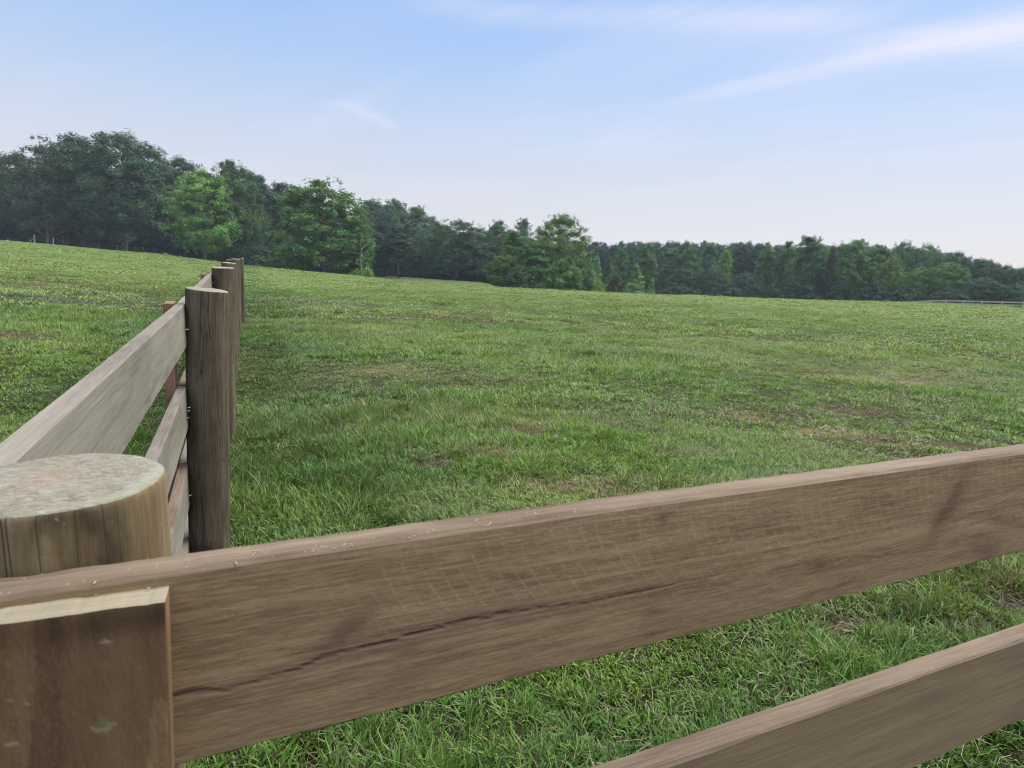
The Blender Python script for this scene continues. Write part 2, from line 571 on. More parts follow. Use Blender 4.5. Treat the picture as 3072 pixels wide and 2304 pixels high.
# top rail: dense front face so that crack and knots can be marked on it
def front_rail():
    nx, nz = 900, 60
    L = RAILL
    # finer steps near the camera
    s = np.linspace(0, 1, nx + 1); xs = L * (0.55 * s + 0.45 * s ** 3)
    zs = np.concatenate([[-0.003], np.linspace(-0.006, -H_R + 0.006, nz - 2), [-H_R + 0.003]])
    X, Zg = np.meshgrid(xs, zs, indexing='ij')
    wx = X + RAILX0
    e = (fbm(X * 30, Zg * 120, 41, 3) - 0.5) * 0.0016
    low = (fbm(X * 1.1, X * 0 + 3.3, 44, 2) - 0.5) * 0.005
    edge_n = (fbm(X * 45, X * 0 + 8, 45, 3) - 0.5) * 0.0035
    Y = -T_R + e * 0.4
    Zz = Zg + low
    Zz[:, -1] += edge_n[:, -1]; Zz[:, -2] += edge_n[:, -2] * .6
    # marks in world coordinates of the face
    CRK = [(525, 2085), (640, 2070), (753, 2053), (880, 2010), (1025, 1955), (1160, 1925), (1297, 1893), (1400, 1866), (1493, 1850), (1590, 1832), (1690, 1817), (1800, 1800), (1900, 1783), (2050, 1752), (2184, 1728)]
    pts = []
    for (px, py) in CRK:
        d = ray(px, py); t = (YB - T_R - CAM[1]) / d[1]; P = CAM + t * d; pts.append((P[0], P[2] - ZR))
    pts = np.array(pts)
    cz = np.interp(wx, pts[:, 0], pts[:, 1]) + (fbm(wx * 40, wx * 0, 51, 3) - 0.5) * 0.006
    wd = np.interp(wx, pts[:, 0], [.0026, .0024, .0020, .0014, .0012, .0011, .0011, .0014, .0016, .0010, .0009, .0007, .0007, .0012, .0003])
    wd = wd * (0.6 + 0.8 * fbm(wx * 60, wx * 0 + 4, 52, 2))
    ins = (wx > pts[0, 0] - .15) * (1 - sstep(pts[-1, 0] - .16, pts[-1, 0] + .02, wx))
    dd = np.abs(Zg - cz)
    crack = np.exp(-(dd / np.maximum(wd, 4e-4)) ** 2) * ins * np.interp(wx, pts[:, 0], [.75, .7, .6, .7, .8, .9, .9, 1, .95, .6, .45, .4, .6, .5, 0])
    halo = np.exp(-(dd / (0.004 + .010 * fbm(wx * 14, wx * 0 + 2, 53, 2))) ** 2) * ins * 0.6
    Y = Y + crack * 0.0018
    stain = np.zeros_like(X); knot = np.zeros_like(X)
    def spot(px, py, ax, az, amp, rot=0.0, tgt='s', sharp=2):
        d = ray(px, py); t = (YB - T_R - CAM[1]) / d[1]; P = CAM + t * d
        u = wx - P[0]; v = Zg - (P[2] - ZR)
        u, v = u * math.cos(rot) + v * math.sin(rot), -u * math.sin(rot) + v * math.cos(rot)
        q = np.sqrt((u / ax) ** 2 + (v / az) ** 2) + (fbm(wx * 50, Zg * 90, 61, 3) - .5) * 0.9
        return amp * np.exp(-np.maximum(q, 0) ** sharp)
    stain += spot(1040, 1890, .030, .012, .9, 0.5) + spot(1230, 1945, .012, .008, .6) + spot(1200, 2040, .05, .008, .5, .2)
    stain += spot(1990, 1560, .006, .006, .8) + spot(2465, 1693, .022, .010, .8) + spot(2465, 1692, .006, .004, .9)
    stain += spot(2850, 1520, .020, .055, .9, -0.6) + spot(2840, 1525, .006, .03, .9, -0.6) + spot(2960, 1650, .03, .025, .8, -0.4) + spot(3010, 1560, .06, .008, .6, -.25)
    stain += spot(1960, 1830, .015, .006, .6) + spot(700, 1560, .1, .01, .4) + spot(560, 1850, .03, .03, .3)
    knot = np.exp(-((np.sqrt(((Zg + .145) / .03) ** 2)) ** 2)) * 0.35 * fbm(wx * 6, Zg * 20, 71, 3)
    knot = np.clip(halo + knot, 0, 1)
    # scattered pale chips are separate geometry
    nv = X.size
    V = np.stack([X, Y, Zz], -1).reshape(-1, 3)
    idx = np.arange(nv).reshape(nx + 1, nz)
    q = np.stack([idx[:-1, :-1], idx[:-1, 1:], idx[1:, 1:], idx[1:, :-1]], -1).reshape(-1, 4)
    # remaining skin of the board: top, back, bottom
    Vl = list(map(tuple, V)); Fl = [tuple(f) for f in q]; mi = [0] * len(Fl)
    rows = []
    for i in range(nx + 1):
        x = xs[i]; l0 = float(low[i, 0]); en = float(edge_n[i, -1])
        ring = [idx[i, -1]]
        for (yy, z2) in ((-T_R + .003, -H_R), (-.003, -H_R), (0, -H_R + .003), (0, -.003), (-.003, 0), (-T_R * .5, 0), (-T_R + .004, -.0003)):
            j = (fbm(x * 35 + yy * 400, z2 * 9 + 2, 47, 3) - .5) * .0022
            ring.append(len(Vl)); Vl.append((x, yy, z2 + l0 + float(j) + (en if z2 < -.1 else 0)))
        ring.append(idx[i, 0])
        rows.append(ring)
    for i in range(nx):
        for k in range(len(rows[0]) - 1):
            Fl.append((rows[i][k], rows[i][k + 1], rows[i + 1][k + 1], rows[i + 1][k])); mi.append(1)
    Fl.append(tuple(rows[0]) + tuple(idx[0, 1:-1])); mi.append(1)
    Fl.append((tuple(rows[-1]) + tuple(idx[-1, 1:-1]))[::-1]); mi.append(1)
    me = mesh_from('saw_marked_rail', Vl, Fl)
    me.polygons.foreach_set('material_index', mi)
    col = np.zeros((len(Vl), 3), np.float32)
    col[:nv, 0] = np.clip(crack, 0, 1).ravel(); col[:nv, 1] = np.clip(stain, 0, 1).ravel(); col[:nv, 2] = knot.ravel()
    set_col(me, 'mark', col)
    bm_fix(me)
    return me


ZR = -0.0457
fr = link('rail', front_rail(), [M_front, M_pink], near, local(near, (RAILX0, YB, ZR)))
fr['label'] = 'saw-marked top rail with a dark crack along it'
for j, z in enumerate((-0.3776, -0.71, -1.042)):
    place_board('rail', near, (RAILX0, YB, z), (RAILX0 + RAILL, YB, z), T_R, H_R, 21 + j, [M_brown, M_pink], nL=120, nH=8)


def facing_board():
    """upright board over the rail ends at the corner post"""
    w, t, h = 0.150, 0.031, 1.15
    nx, nz = 60, 260
    x = np.linspace(-w, 0, nx); z = -h * np.linspace(0, 1, nz) ** 1.6
    X, Zg = np.meshgrid(x, z, indexing='ij')
    Y = np.full_like(X, -t) + (fbm(X * 120, Zg * 30, 81, 3) - .5) * .0012
    Zt = Zg + (fbm(X * 60, X * 0, 82, 3) - .5) * .0024 * (Zg > -.004)
    Xj = X.copy(); Xj[-1, :] += (fbm(Zg[-1] * 60, Zg[-1] * 0, 83, 3) - .5) * .0022
    nv = X.size
    V = list(map(tuple, np.stack([Xj, Y, Zt], -1).reshape(-1, 3)))
    idx = np.arange(nv).reshape(nx, nz)
    Fl = [tuple(f) for f in np.stack([idx[:-1, :-1], idx[1:, :-1], idx[1:, 1:], idx[:-1, 1:]], -1).reshape(-1, 4)]
    mi = [0] * len(Fl)
    # back skin, top, sides
    bk = {}
    for i in range(nx):
        for k in (0, nz - 1):
            bk[(i, k)] = len(V); xx, yy, zz = V[idx[i, k]]
            V.append((xx, 0.0, zz - (0.004 if k == 0 else 0) + float((fbm(xx * 80, 3, 84, 3) - .5) * .002)))
    md = {}
    for i in range(nx):
        md[i] = len(V); xx, yy, zz = V[idx[i, 0]]
        V.append((xx, -t * .5, zz - .002 + float((fbm(xx * 150, 7, 85, 3) - .5) * .0016)))
    for i in range(nx - 1):
        Fl.append((idx[i, 0], md[i], md[i + 1], idx[i + 1, 0])); mi.append(1)
        Fl.append((md[i], bk[(i, 0)], bk[(i + 1, 0)], md[i + 1])); mi.append(1)
        Fl.append((bk[(i, 0)], bk[(i, nz - 1)], bk[(i + 1, nz - 1)], bk[(i + 1, 0)])); mi.append(0)
        Fl.append((idx[i, nz - 1], idx[i + 1, nz - 1], bk[(i + 1, nz - 1)], bk[(i, nz - 1)])); mi.append(0)
    for i in (0, nx - 1):
        f = tuple(idx[i, :]) + (bk[(i, nz - 1)], bk[(i, 0)], md[i]); Fl.append(f); mi.append(0)
    me = mesh_from('facing', V, Fl)
    me.polygons.foreach_set('material_index', mi)
    col = np.zeros((len(V), 3), np.float32)
    rng = np.random.default_rng(4)
    dark = 0.75 * np.exp(-((X + .125) / .03) ** 2) + .35 * np.exp(-((Zg + .01) / .012) ** 2) + .35 * (fbm(X * 30, Zg * 4, 86, 3) > .62)
    col[:nv, 1] = np.clip(dark * (.6 + .8 * fbm(X * 50, Zg * 8, 87, 3)), 0, .85).ravel()
    ch = np.zeros_like(X)
    def P(px, py):
        d = ray(px, py); tt = (YB - T_R - t - CAM[1]) / d[1]; p = CAM + tt * d; return p[0] - .0879, p[2] + .0528
    for (px, py, rr) in ((320, 1930, .0035), (90, 2120, .002), (52, 2240, .003), (40, 2115, .0025)):
        u, v = P(px, py)
        ch += np.exp(-(((X - u) / (rr * .8)) ** 2 + ((Zg - v) / (rr * .35)) ** 2 + 2.2 * (fbm(X * 500, Zg * 500, 88, 2) - .5)) ** 2)
    u, v = P(322, 2172)
    q = np.sqrt((X - u) ** 2 + (Zg - v) ** 2)
    col[:nv, 2] = (.5 * np.exp(-(q / .0034) ** 4)).ravel()
    ch += .6 * np.exp(-((q - .006) / .0012) ** 2) * (Zg < v)
    col[:nv, 0] = np.clip(ch, 0, .28).ravel()
    set_col(me, 'mark', col)
    bm_fix(me)
    return me


fb = link('facing_board', facing_board(), [M_batten, M_cut], near, local(near, (0.0879, YB - T_R, -0.0528)))
fb.rotation_euler = (0, math.radians(1.8), 0)
fb['label'] = 'dark upright board with a pale cut top covering the rail ends'
for j, z in enumerate((ZR, -0.3776, -0.71, -1.042)):
    place_board('rail', near, (RAILX0 + RAILL + .004, YB, z), (5.3, YB, z), T_R, H_R, 31 + j, [M_brown, M_pink], nL=60, nH=6)
for k, xx in enumerate((RAILX0 + RAILL, 5.25)):
    link('fence_post', post_mesh(R_P, POST_H, 60 + k), [M_postB, M_top], near, local(near, (xx, 0, 0.0)))

# ---- the left fence run, going away from the camera
PX = [0.0, .0197, .0248, .0303, .0407, .075, .150]
PY = [0.0, 2.1757, 4.6494, 7.1285, 9.577, 12.03, 14.48]
LEAN = [0, 2.0, 1.7, 1.5, 1.2, 1.0, .8]
PZ = [0.0, .046, .0861, .0937, .1067, .105, .10]
away = tag(empty('board_fence', (0.02, 1.0, float(terrain(0.02, 1.0)))), 'weathered board fence running straight away up the field on the left', 'fence', 'farm board fences')
for i in range(1, 7):
    gz = float(terrain(PX[i], PY[i]))
    p = link('fence_post', post_mesh(R_P, PZ[i] - gz + 0.15, 100 + i, tilt=((-.05, .02), (.03, .04), (0, .05), (.06, 0), (.0, .03), (.35, 0))[i - 1], rag=0.004 if i < 3 else .006),
             [M_postB, M_top], away, local(away, (PX[i], PY[i], PZ[i])))
    p.rotation_euler = (0, math.radians(LEAN[i]), 0)
    if i in (1, 2):
        zz = [-.16, -.475, -.49, -.52, -.85] if i == 1 else [-.12, -.15, -.45]
        for z in zz:
            a0 = math.radians(215 + random.Random(i * 9 + int(z * 100)).uniform(-6, 6))
            V, Fc = bar_mesh((R_P * .9 * math.cos(a0), R_P * .9 * math.sin(a0), z), (R_P * .9 * math.cos(a0) - .012, R_P * .9 * math.sin(a0) - .026, z + .003), .0018, 6)
            link('nail', mesh_from('nail', V, Fc), M_nail, p)
ZL0, ZL1 = -0.0356, -0.0598  # rail top below the post top
for i in range(0, 6):
    for j in range(4):
        dz = -0.332 * j
        xa = PX[i] - R_P + math.tan(math.radians(LEAN[i])) * dz; xb_ = PX[i + 1] - R_P + math.tan(math.radians(LEAN[i + 1])) * dz
        ya = PY[i] + (0.003 if i else -0.06); yb_ = PY[i + 1] - 0.003
        za = PZ[i] + (ZL0 if i == 0 else ZL1) + dz; zb_ = PZ[i + 1] + ZL1 + dz
        mats = [M_face, M_edge] if (j + i) % 3 else [M_face, M_edge]
        if (i + j) % 4 == 2: mats = [M_face, M_pink]
        place_board('rail', away, (xa, ya, za), (xb_, yb_, zb_), 0.035, H_R, 200 + i * 4 + j, mats, side=1, nL=60)
for i in range(1, 7):
    # upright facing board nailed over the rail joint
    zt = PZ[i] - .055
    me = board_mesh(1.2, 0.036, 0.14, 300 + i, nL=24)
    for v in me.vertices:
        x, y, z = v.co
        v.co = (-0.036 - y - .036 + .036, z + .07, -x)   # length down, width along the fence
    bm_fix(me)
    o = link('facing_board', me, [M_red, M_red], away, local(away, (PX[i] - R_P - 0.036, PY[i], zt)))
    o.rotation_euler = (0, math.radians(LEAN[i]), 0)

# ---- wood chips lying on the near rail
rng = np.random.default_rng(8)
V = []; Fc = []
def chip(c, s, rngl):
    n = len(V); a = rngl.uniform(0, 2 * PI); ca, sa = math.cos(a), math.sin(a)
    l, w, h = s * rngl.uniform(.8, 2.2), s * rngl.uniform(.3, .7), s * rngl.uniform(.25, .5)
    for (u, v, k) in ((-l, -w, 0), (l, -w * .6, 0), (l * .8, w, 0), (-l * .9, w * .8, 0), (-l * .4, 0, h), (l * .5, 0, h * .9)):
        V.append((c[0] + u * ca - v * sa, c[1] + u * sa + v * ca, c[2] + k))
    for f in ((0, 1, 5, 4), (1, 2, 5), (2, 3, 4, 5), (3, 0, 4)): Fc.append(tuple(n + i for i in f))
for i in range(100):
    x = np.clip(rng.normal(.36, .13), -.1, 1.2); y = YB - T_R * rng.uniform(.06, .95)
    l0 = float((fbm((x - RAILX0) * 1.1, 3.3, 44, 2) - .5) * .005)
    chip((x, y, ZR + l0 - .0002), rng.uniform(.0005, .0012) if i > 14 else rng.uniform(.0012, .0022), rng)
for i in range(40):
    x = rng.uniform(-.07, .085); y = YB - T_R - .027 * rng.uniform(.0, .9)
    chip((x, y, -.0545), rng.uniform(.0006, .0014), rng)
for i in range(150):
    x = rng.uniform(-.1, .3); y = YB - T_R * rng.uniform(.05, .95)
    l0 = float((fbm((x - RAILX0) * 1.1, 3.3, 44, 2) - .5) * .005)
    chip((x, y, ZR + l0 - .0003), rng.uniform(.0005, .0011), rng)
ch = link('wood_chips', mesh_from('wood_chips', V, Fc), M_chip)
tag(ch, 'pale sawdust and wood chips scattered on the top of the near rail', 'sawdust', kind='stuff')

# ------------------------------------------------------------------ ground
PATCH = []   # bare, brown or straw patches: x, y, rx, ry, rotation, kind(0 brown hay, 1 straw, 2 blue-green)
def gpt(px, py):
    d = ray(px, py); lo, hi = .5, 400.0
    for s in np.linspace(1, 300, 3000):
        P = CAM + s * d
        if P[2] < terrain(P[0], P[1]): break
    return P[0], P[1]
for (px, py, a, b, k) in ((1560, 1300, .22, .09, 0), (1600, 1285, .20, .06, 1), (1045, 1292, .12, .10, 1), (2290, 1265, .35, .12, 0), (2230, 1255, .2, .1, 1),
                          (2590, 1238, .36, .14, 0), (2520, 1305, .42, .14, 1), (2640, 1325, .4, .08, 0), (2800, 1335, .4, .10, 0), (2900, 1345, .28, .08, 0), (2700, 1345, .3, .08, 1),
                          (1350, 958, 2.6, .3, 0), (2070, 1055, .5, .15, 1), (2480, 1120, .7, .15, 0), (2750, 1150, .5, .18, 1), (3000, 1180, .3, .1, 0),
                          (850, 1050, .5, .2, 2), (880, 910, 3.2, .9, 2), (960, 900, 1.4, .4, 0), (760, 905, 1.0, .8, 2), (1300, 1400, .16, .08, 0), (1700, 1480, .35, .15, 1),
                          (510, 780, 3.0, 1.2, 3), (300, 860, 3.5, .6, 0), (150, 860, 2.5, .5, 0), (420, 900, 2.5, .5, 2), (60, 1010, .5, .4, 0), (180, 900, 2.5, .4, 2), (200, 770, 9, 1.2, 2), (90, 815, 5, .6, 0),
                          (2960, 1930, .12, .10, 0), (3060, 1860, .15, .1, 0), (2550, 1880, .10, .06, 0), (3000, 1790, .15, .06, 1), (2080, 1370, .3, .12, 1), (1480, 1365, .25, .12, 1), (1150, 1115, .4, .15, 1)):
    x, y = gpt(px, py)
    PATCH.append((x, y, a, b, -YAW, k))
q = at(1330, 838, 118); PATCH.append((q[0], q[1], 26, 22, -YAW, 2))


def patch_w(x, y, kinds):
    w = np.zeros_like(x)
    j = (fbm(x * 5, y * 5, 91, 3) - .5) * 1.4 + (fbm(x * 1.1, y * 1.1, 92, 2) - .5) * .8
    for (a, b, ra, rb, rot, k) in PATCH:
        if k not in kinds: continue
        dx, dy = x - a, y - b
        u = dx * math.cos(rot) - dy * math.sin(rot) * -1; v = -dx * math.sin(rot) + dy * math.cos(rot)
        q = (u / ra) ** 2 + (v / rb) ** 2
        w = np.maximum(w, np.exp(-np.maximum(q * .8 + j, 0)))
    return w


def field_tones(x, y):
    """large scale colour of the sward, 0..1 weights"""
    r = np.hypot(x - CAM[0], y - CAM[1])
    u = x * RH[0] + y * RH[1]; v = x * FH[0] + y * FH[1]
    lush = fbm(x * .55, y * .55, 101, 4)
    yel = fbm(u * .16, v * .4, 103, 4)
    blue = fbm(x * .8 + 40, y * .8, 105, 4)
    dry = fbm(u * .5 + 9, v * 1.1, 107, 4)
    return lush, yel, blue, dry


def build_field():
    n_a = 360
    rad = np.concatenate([np.linspace(0.0, 3, 16)[1:], np.geomspace(3.2, 130, 190), np.geomspace(136, 340, 14)])
    ang = np.linspace(0, 2 * PI, n_a, endpoint=False)
    Rr, A = np.meshgrid(rad, ang, indexing='ij')
    X = CAM[0] + Rr * np.sin(A); Y = CAM[1] + Rr * np.cos(A)
    Z = terrain(X, Y)
    V = np.stack([X, Y, Z], -1).reshape(-1, 3)
    V = np.vstack([V, [[CAM[0], CAM[1], float(terrain(CAM[0], CAM[1]))]]])
    idx = np.arange(X.size).reshape(X.shape)
    nx = np.roll(idx, -1, axis=1)
    q = np.stack([idx[:-1], idx[1:], nx[1:], nx[:-1]], -1).reshape(-1, 4)
    c = len(V) - 1
    tri = np.stack([np.full(n_a, c), idx[0], nx[0]], -1)
    loops = np.concatenate([q.ravel(), tri.ravel()])
    starts = np.concatenate([np.arange(len(q)) * 4, len(q) * 4 + np.arange(n_a) * 3])
    me = mesh_np('field', V, loops, starts, True)
    x, y = V[:, 0], V[:, 1]
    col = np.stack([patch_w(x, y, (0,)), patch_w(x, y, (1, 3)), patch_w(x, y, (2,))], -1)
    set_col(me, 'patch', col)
    f_ = sstep(14, 42, np.hypot(x - .1, y - .1))
    set_col(me, 'sward', np.stack([f_, f_, f_], -1))
    bm_fix(me)
    return me


mt, g = material('pasture_ground')
tc = g.new('ShaderNodeTexCoord').outputs['Object']
n1 = g.noise(g.mapping(tc, (.55, .55, .55)), 1.0, 5, .6)
n2 = g.math('ADD', g.math('MULTIPLY', g.noise(tc, 6, 5, .65), .55), g.math('MULTIPLY', g.noise(tc, 95, 4, .7), .45))
n3 = g.noise(g.mapping(tc, (.13, .3, .2), rot=(0, 0, YAW)), 1.0, 4, .6)
c = g.ramp(n2, [(.34, (.010, .010, .005)), (.48, (.022, .024, .010)), (.60, (.042, .048, .018)), (.72, (.075, .066, .036))])
c = g.mix(g.rng(n1, .4, .65, 0, .2), c, (.045, .06, .02))
c = g.mix(g.rng(n3, .5, .7, 0, .2), c, (.06, .066, .028))
c = g.mix(g.math('MULTIPLY', g.sep(g.attr('sward'))[0], .85), c, g.ramp(n2, [(.35, (.060, .088, .024)), (.65, (.125, .165, .046))]))
pw = g.sep(g.attr('patch'))
c = g.mix(g.math('MULTIPLY', pw[0], .85), c, (.085, .055, .034))
c = g.mix(g.math('MULTIPLY', pw[1], .7), c, (.22, .17, .08))
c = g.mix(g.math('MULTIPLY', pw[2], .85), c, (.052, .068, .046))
g.out(g.bsdf(c, .95, .1, g.bump(n2, .9, .06)))
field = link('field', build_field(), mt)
tag(field, 'gently rolling mown pasture', kind='structure')

# ------------------------------------------------------------------ grass
mt_g, g = material('grass_blade')
col = g.attr('tint')
d = g.bsdf(col, .42, .32)
tr = g.new('ShaderNodeBsdfTranslucent'); g.l.new(col, tr.inputs[0])
mx = g.new('ShaderNodeMixShader'); mx.inputs[0].default_value = .24
g.l.new(d, mx.inputs[1]); g.l.new(tr.outputs[0], mx.inputs[2]); g.out(mx.outputs[0])


def wedge(n, r0, r1, a0, a1, rng):
    r = np.sqrt(rng.uniform(r0 ** 2, r1 ** 2, n)); a = rng.uniform(a0, a1, n)
    h = YAW + a
    return CAM[0] + r * np.sin(h), CAM[1] + r * np.cos(h)


def blade_colors(x, y, rng, n):
    lush, yel, blue, dry = field_tones(x, y)
    base = np.array([.132, .240, .036]); yelc = np.array([.222, .305, .054]); bluec = np.array([.125, .215, .085])
    dark = np.array([.075, .145, .034]); straw = np.array([.30, .255, .13]); brown = np.array([.12, .085, .05])
    u = rng.random(n)[:, None]
    c = base * (.40 + 1.1 * rng.random(n)[:, None])
    wy = (sstep(.42, .66, yel) * .85)[:, None] * (.4 + .6 * rng.random(n)[:, None])
    c = c * (1 - wy) + yelc * wy
    wb = (sstep(.46, .64, blue) * .7)[:, None] * rng.random(n)[:, None]
    c = c * (1 - wb) + bluec * wb
    wd = (sstep(.5, .72, lush) * .4)[:, None]
    c = c * (1 - wd) + (c * .45 + dark * .55) * wd
    pb = patch_w(x, y, (0,)); ps = patch_w(x, y, (1,)); p2 = patch_w(x, y, (2,)); p3 = patch_w(x, y, (3,))
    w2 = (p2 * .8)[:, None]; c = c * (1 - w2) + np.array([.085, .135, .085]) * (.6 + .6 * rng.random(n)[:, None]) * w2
    pdry = .045 + .20 * sstep(.5, .72, dry) + ps * .6 + p3 * .9
    isd = (rng.random(n) < pdry)
    c[isd] = straw * (.55 + .6 * rng.random((isd.sum(), 1)))
    isb = rng.random(n) < (.03 + .10 * sstep(.48, .66, fbm(x * 2.3 + 5, y * 2.3, 121, 3)) + .85 * pb)
    c[isb] = brown * (.5 + 1.0 * rng.random((isb.sum(), 1)))
    # thicker, more even sward out in the field
    far = sstep(14, 42, np.hypot(x - .1, y - .1))[:, None]
    c = c * (1 - far * .62) + np.array([.19, .275, .062]) * far * .62
    # darker grass colour along the fence line
    fl = (1 - sstep(.5, 2.6, np.minimum(np.abs(y), np.abs(x - .05) + (y < 0) * 9)))[:, None] * .8
    c = c * (1 - fl) + c * np.array([.42, .56, .42]) * fl
    return np.clip(c, .005, .8), pb


def blades(n, r0, r1, a0, a1, Lr, Wr, seed, tuft=True, lean=(.2, 1.0), per=22, spread=.035):
    rng = np.random.default_rng(seed)
    if tuft:
        nt = max(1, n // per)
        tx, ty = wedge(nt, r0, r1, a0, a1, rng)
        ti = rng.integers(0, nt, n)
        ra = rng.uniform(0, 2 * PI, n); rr = np.abs(rng.normal(0, spread, n))
        x = tx[ti] + rr * np.cos(ra); y = ty[ti] + rr * np.sin(ra)
        head = ra + rng.normal(0, .7, n)
        th = rng.uniform(.7, 1.3, nt)[ti]
    else:
        x, y = wedge(n, r0, r1, a0, a1, rng); head = rng.uniform(0, 2 * PI, n); th = 1
    z = terrain(x, y)
    lush, yel, blue, dry = field_tones(x, y)
    c, pb = blade_colors(x, y, rng, n)
    L = rng.uniform(Lr[0], Lr[1], n) * (.45 + .60 * sstep(.35, .7, lush)) * (.78 + .5 * sstep(.36, .66, fbm(x * 2.6, y * 2.6 + 3, 122, 3))) * th * (1 - .75 * np.clip(pb, 0, 1))
    Wd = rng.uniform(Wr[0], Wr[1], n)
    ln = rng.uniform(lean[0], lean[1], n) ** 1.0
    # wind / mower lay: shared lean direction by patch
    lay = fbm(x * .7, y * .7, 111, 2) * 4 * PI
    dx = np.cos(head) + .55 * np.cos(lay); dy = np.sin(head) + .55 * np.sin(lay)
    nn = np.hypot(dx, dy) + 1e-6; dx /= nn; dy /= nn
    sx, sy = -dy, dx
    yaw2 = rng.normal(0, .6, n)
    sx, sy = sx * np.cos(yaw2) - sy * np.sin(yaw2), sx * np.sin(yaw2) + sy * np.cos(yaw2)
    B = np.stack([x, y, z - .006], -1); D = np.stack([dx, dy, dx * 0], -1); S = np.stack([sx, sy, sx * 0], -1)
    up = np.array([0, 0, 1.0])
    def pt(t, droop):
        a = ln * (.45 + .75 * t)
        return B + (L * t)[:, None] * (np.sin(a)[:, None] * D + np.cos(a)[:, None] * up) - (droop * L)[:, None] * up
    dr = rng.uniform(0, .18, n)
    m1 = pt(np.full(n, .5), dr * .15); tip = pt(np.full(n, 1.0), dr)
    tip[:, 2] = np.maximum(tip[:, 2], z + .004); m1[:, 2] = np.maximum(m1[:, 2], z + .003)
    w = (Wd * .5)[:, None]
    P = np.stack([B - S * w * .8, B + S * w * .8, m1 - S * w, m1 + S * w, tip], 1)   # n,5,3
    tip_c = c * (.9 + .5 * rng.random((n, 1)))
    base_c = c * .72  # shade low between the blades, painted into the foot colour
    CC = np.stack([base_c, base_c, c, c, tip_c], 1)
    return P.reshape(-1, 3), CC.reshape(-1, 3), n


def straws(n, r0, r1, a0, a1, Lr, Wr, seed, patchy=True):
    """cut stems lying on the sward: same five-vertex ribbon, nearly flat"""
    rng = np.random.default_rng(seed)
    x, y = wedge(n * 3, r0, r1, a0, a1, rng)
    dry = field_tones(x, y)[3]
    p = .25 + .75 * sstep(.42, .68, dry) + patch_w(x, y, (0, 1)) * .8
    keep = np.argsort(rng.random(n * 3) / p)[:n]
    x, y = x[keep], y[keep]
    z = terrain(x, y) + rng.uniform(.008, .05, n)
    h = rng.uniform(0, 2 * PI, n); L = rng.uniform(Lr[0], Lr[1], n); Wd = rng.uniform(Wr[0], Wr[1], n)
    D = np.stack([np.cos(h), np.sin(h), rng.normal(0, .16, n)], -1); S = np.stack([-np.sin(h), np.cos(h), h * 0], -1)
    B = np.stack([x, y, z], -1); b = rng.normal(0, .12, n)
    m1 = B + D * (L * .5)[:, None] + S * (b * L)[:, None]; tip = B + D * L[:, None]
    gz = terrain(tip[:, 0], tip[:, 1]); tip[:, 2] = np.maximum(tip[:, 2], gz + .006)
    w = (Wd * .5)[:, None]
    P = np.stack([B - S * w, B + S * w, m1 - S * w, m1 + S * w, tip], 1)
    u = rng.random((n, 1))
    c = np.array([.30, .26, .14]) * (1 - u) + np.array([.13, .155, .07]) * u
    br = (patch_w(x, y, (0,)) * (rng.random(n) < .7))[:, None]
    c = c * (1 - br) + np.array([.13, .085, .05]) * br
    c = c * (.35 + .55 * rng.random((n, 1)))
    return P.reshape(-1, 3), np.repeat(c, 5, axis=0), n


def ribbon_object(name, sets, label, cat):
    P = np.concatenate([s[0] for s in sets]); C = np.concatenate([s[1] for s in sets]); n = sum(s[2] for s in sets)
    b = (np.arange(n) * 5)[:, None]
    quad = (b + np.array([0, 1, 3, 2])); tri = (b + np.array([2, 3, 4]))
    loops = np.concatenate([quad, tri], 1).ravel()
    starts = (np.arange(n)[:, None] * 7 + np.array([0, 4])).ravel()
    me = mesh_np(name, P, loops, starts, True)
    set_col(me, 'tint', C)
    o = link(name, me, mt_g)
    tag(o, label, cat, kind='stuff')
    return o


GW = .86
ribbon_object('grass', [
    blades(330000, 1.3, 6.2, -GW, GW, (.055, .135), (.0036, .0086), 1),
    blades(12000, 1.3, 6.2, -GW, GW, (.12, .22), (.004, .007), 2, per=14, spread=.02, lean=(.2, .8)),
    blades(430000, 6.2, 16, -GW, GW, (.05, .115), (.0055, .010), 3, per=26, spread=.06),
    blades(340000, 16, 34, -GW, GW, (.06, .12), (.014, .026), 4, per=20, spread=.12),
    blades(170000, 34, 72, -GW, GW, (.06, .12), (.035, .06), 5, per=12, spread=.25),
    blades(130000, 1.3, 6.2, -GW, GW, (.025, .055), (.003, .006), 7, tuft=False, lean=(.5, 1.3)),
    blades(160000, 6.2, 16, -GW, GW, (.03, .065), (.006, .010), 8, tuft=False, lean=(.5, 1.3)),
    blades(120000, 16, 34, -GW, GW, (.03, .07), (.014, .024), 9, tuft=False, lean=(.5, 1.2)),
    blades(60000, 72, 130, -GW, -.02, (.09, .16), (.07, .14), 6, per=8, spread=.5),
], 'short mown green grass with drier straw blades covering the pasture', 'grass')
ribbon_object('grass_clippings', [
    straws(20000, 1.3, 6.2, -GW, GW, (.06, .18), (.0011, .0022), 11),
    straws(13000, 6.2, 16, -GW, GW, (.06, .16), (.004, .007), 12),
    straws(5000, 16, 40, -GW, GW, (.1, .25), (.012, .02), 13),
], 'pale cut stems and clippings lying loose over the green grass', 'clippings')

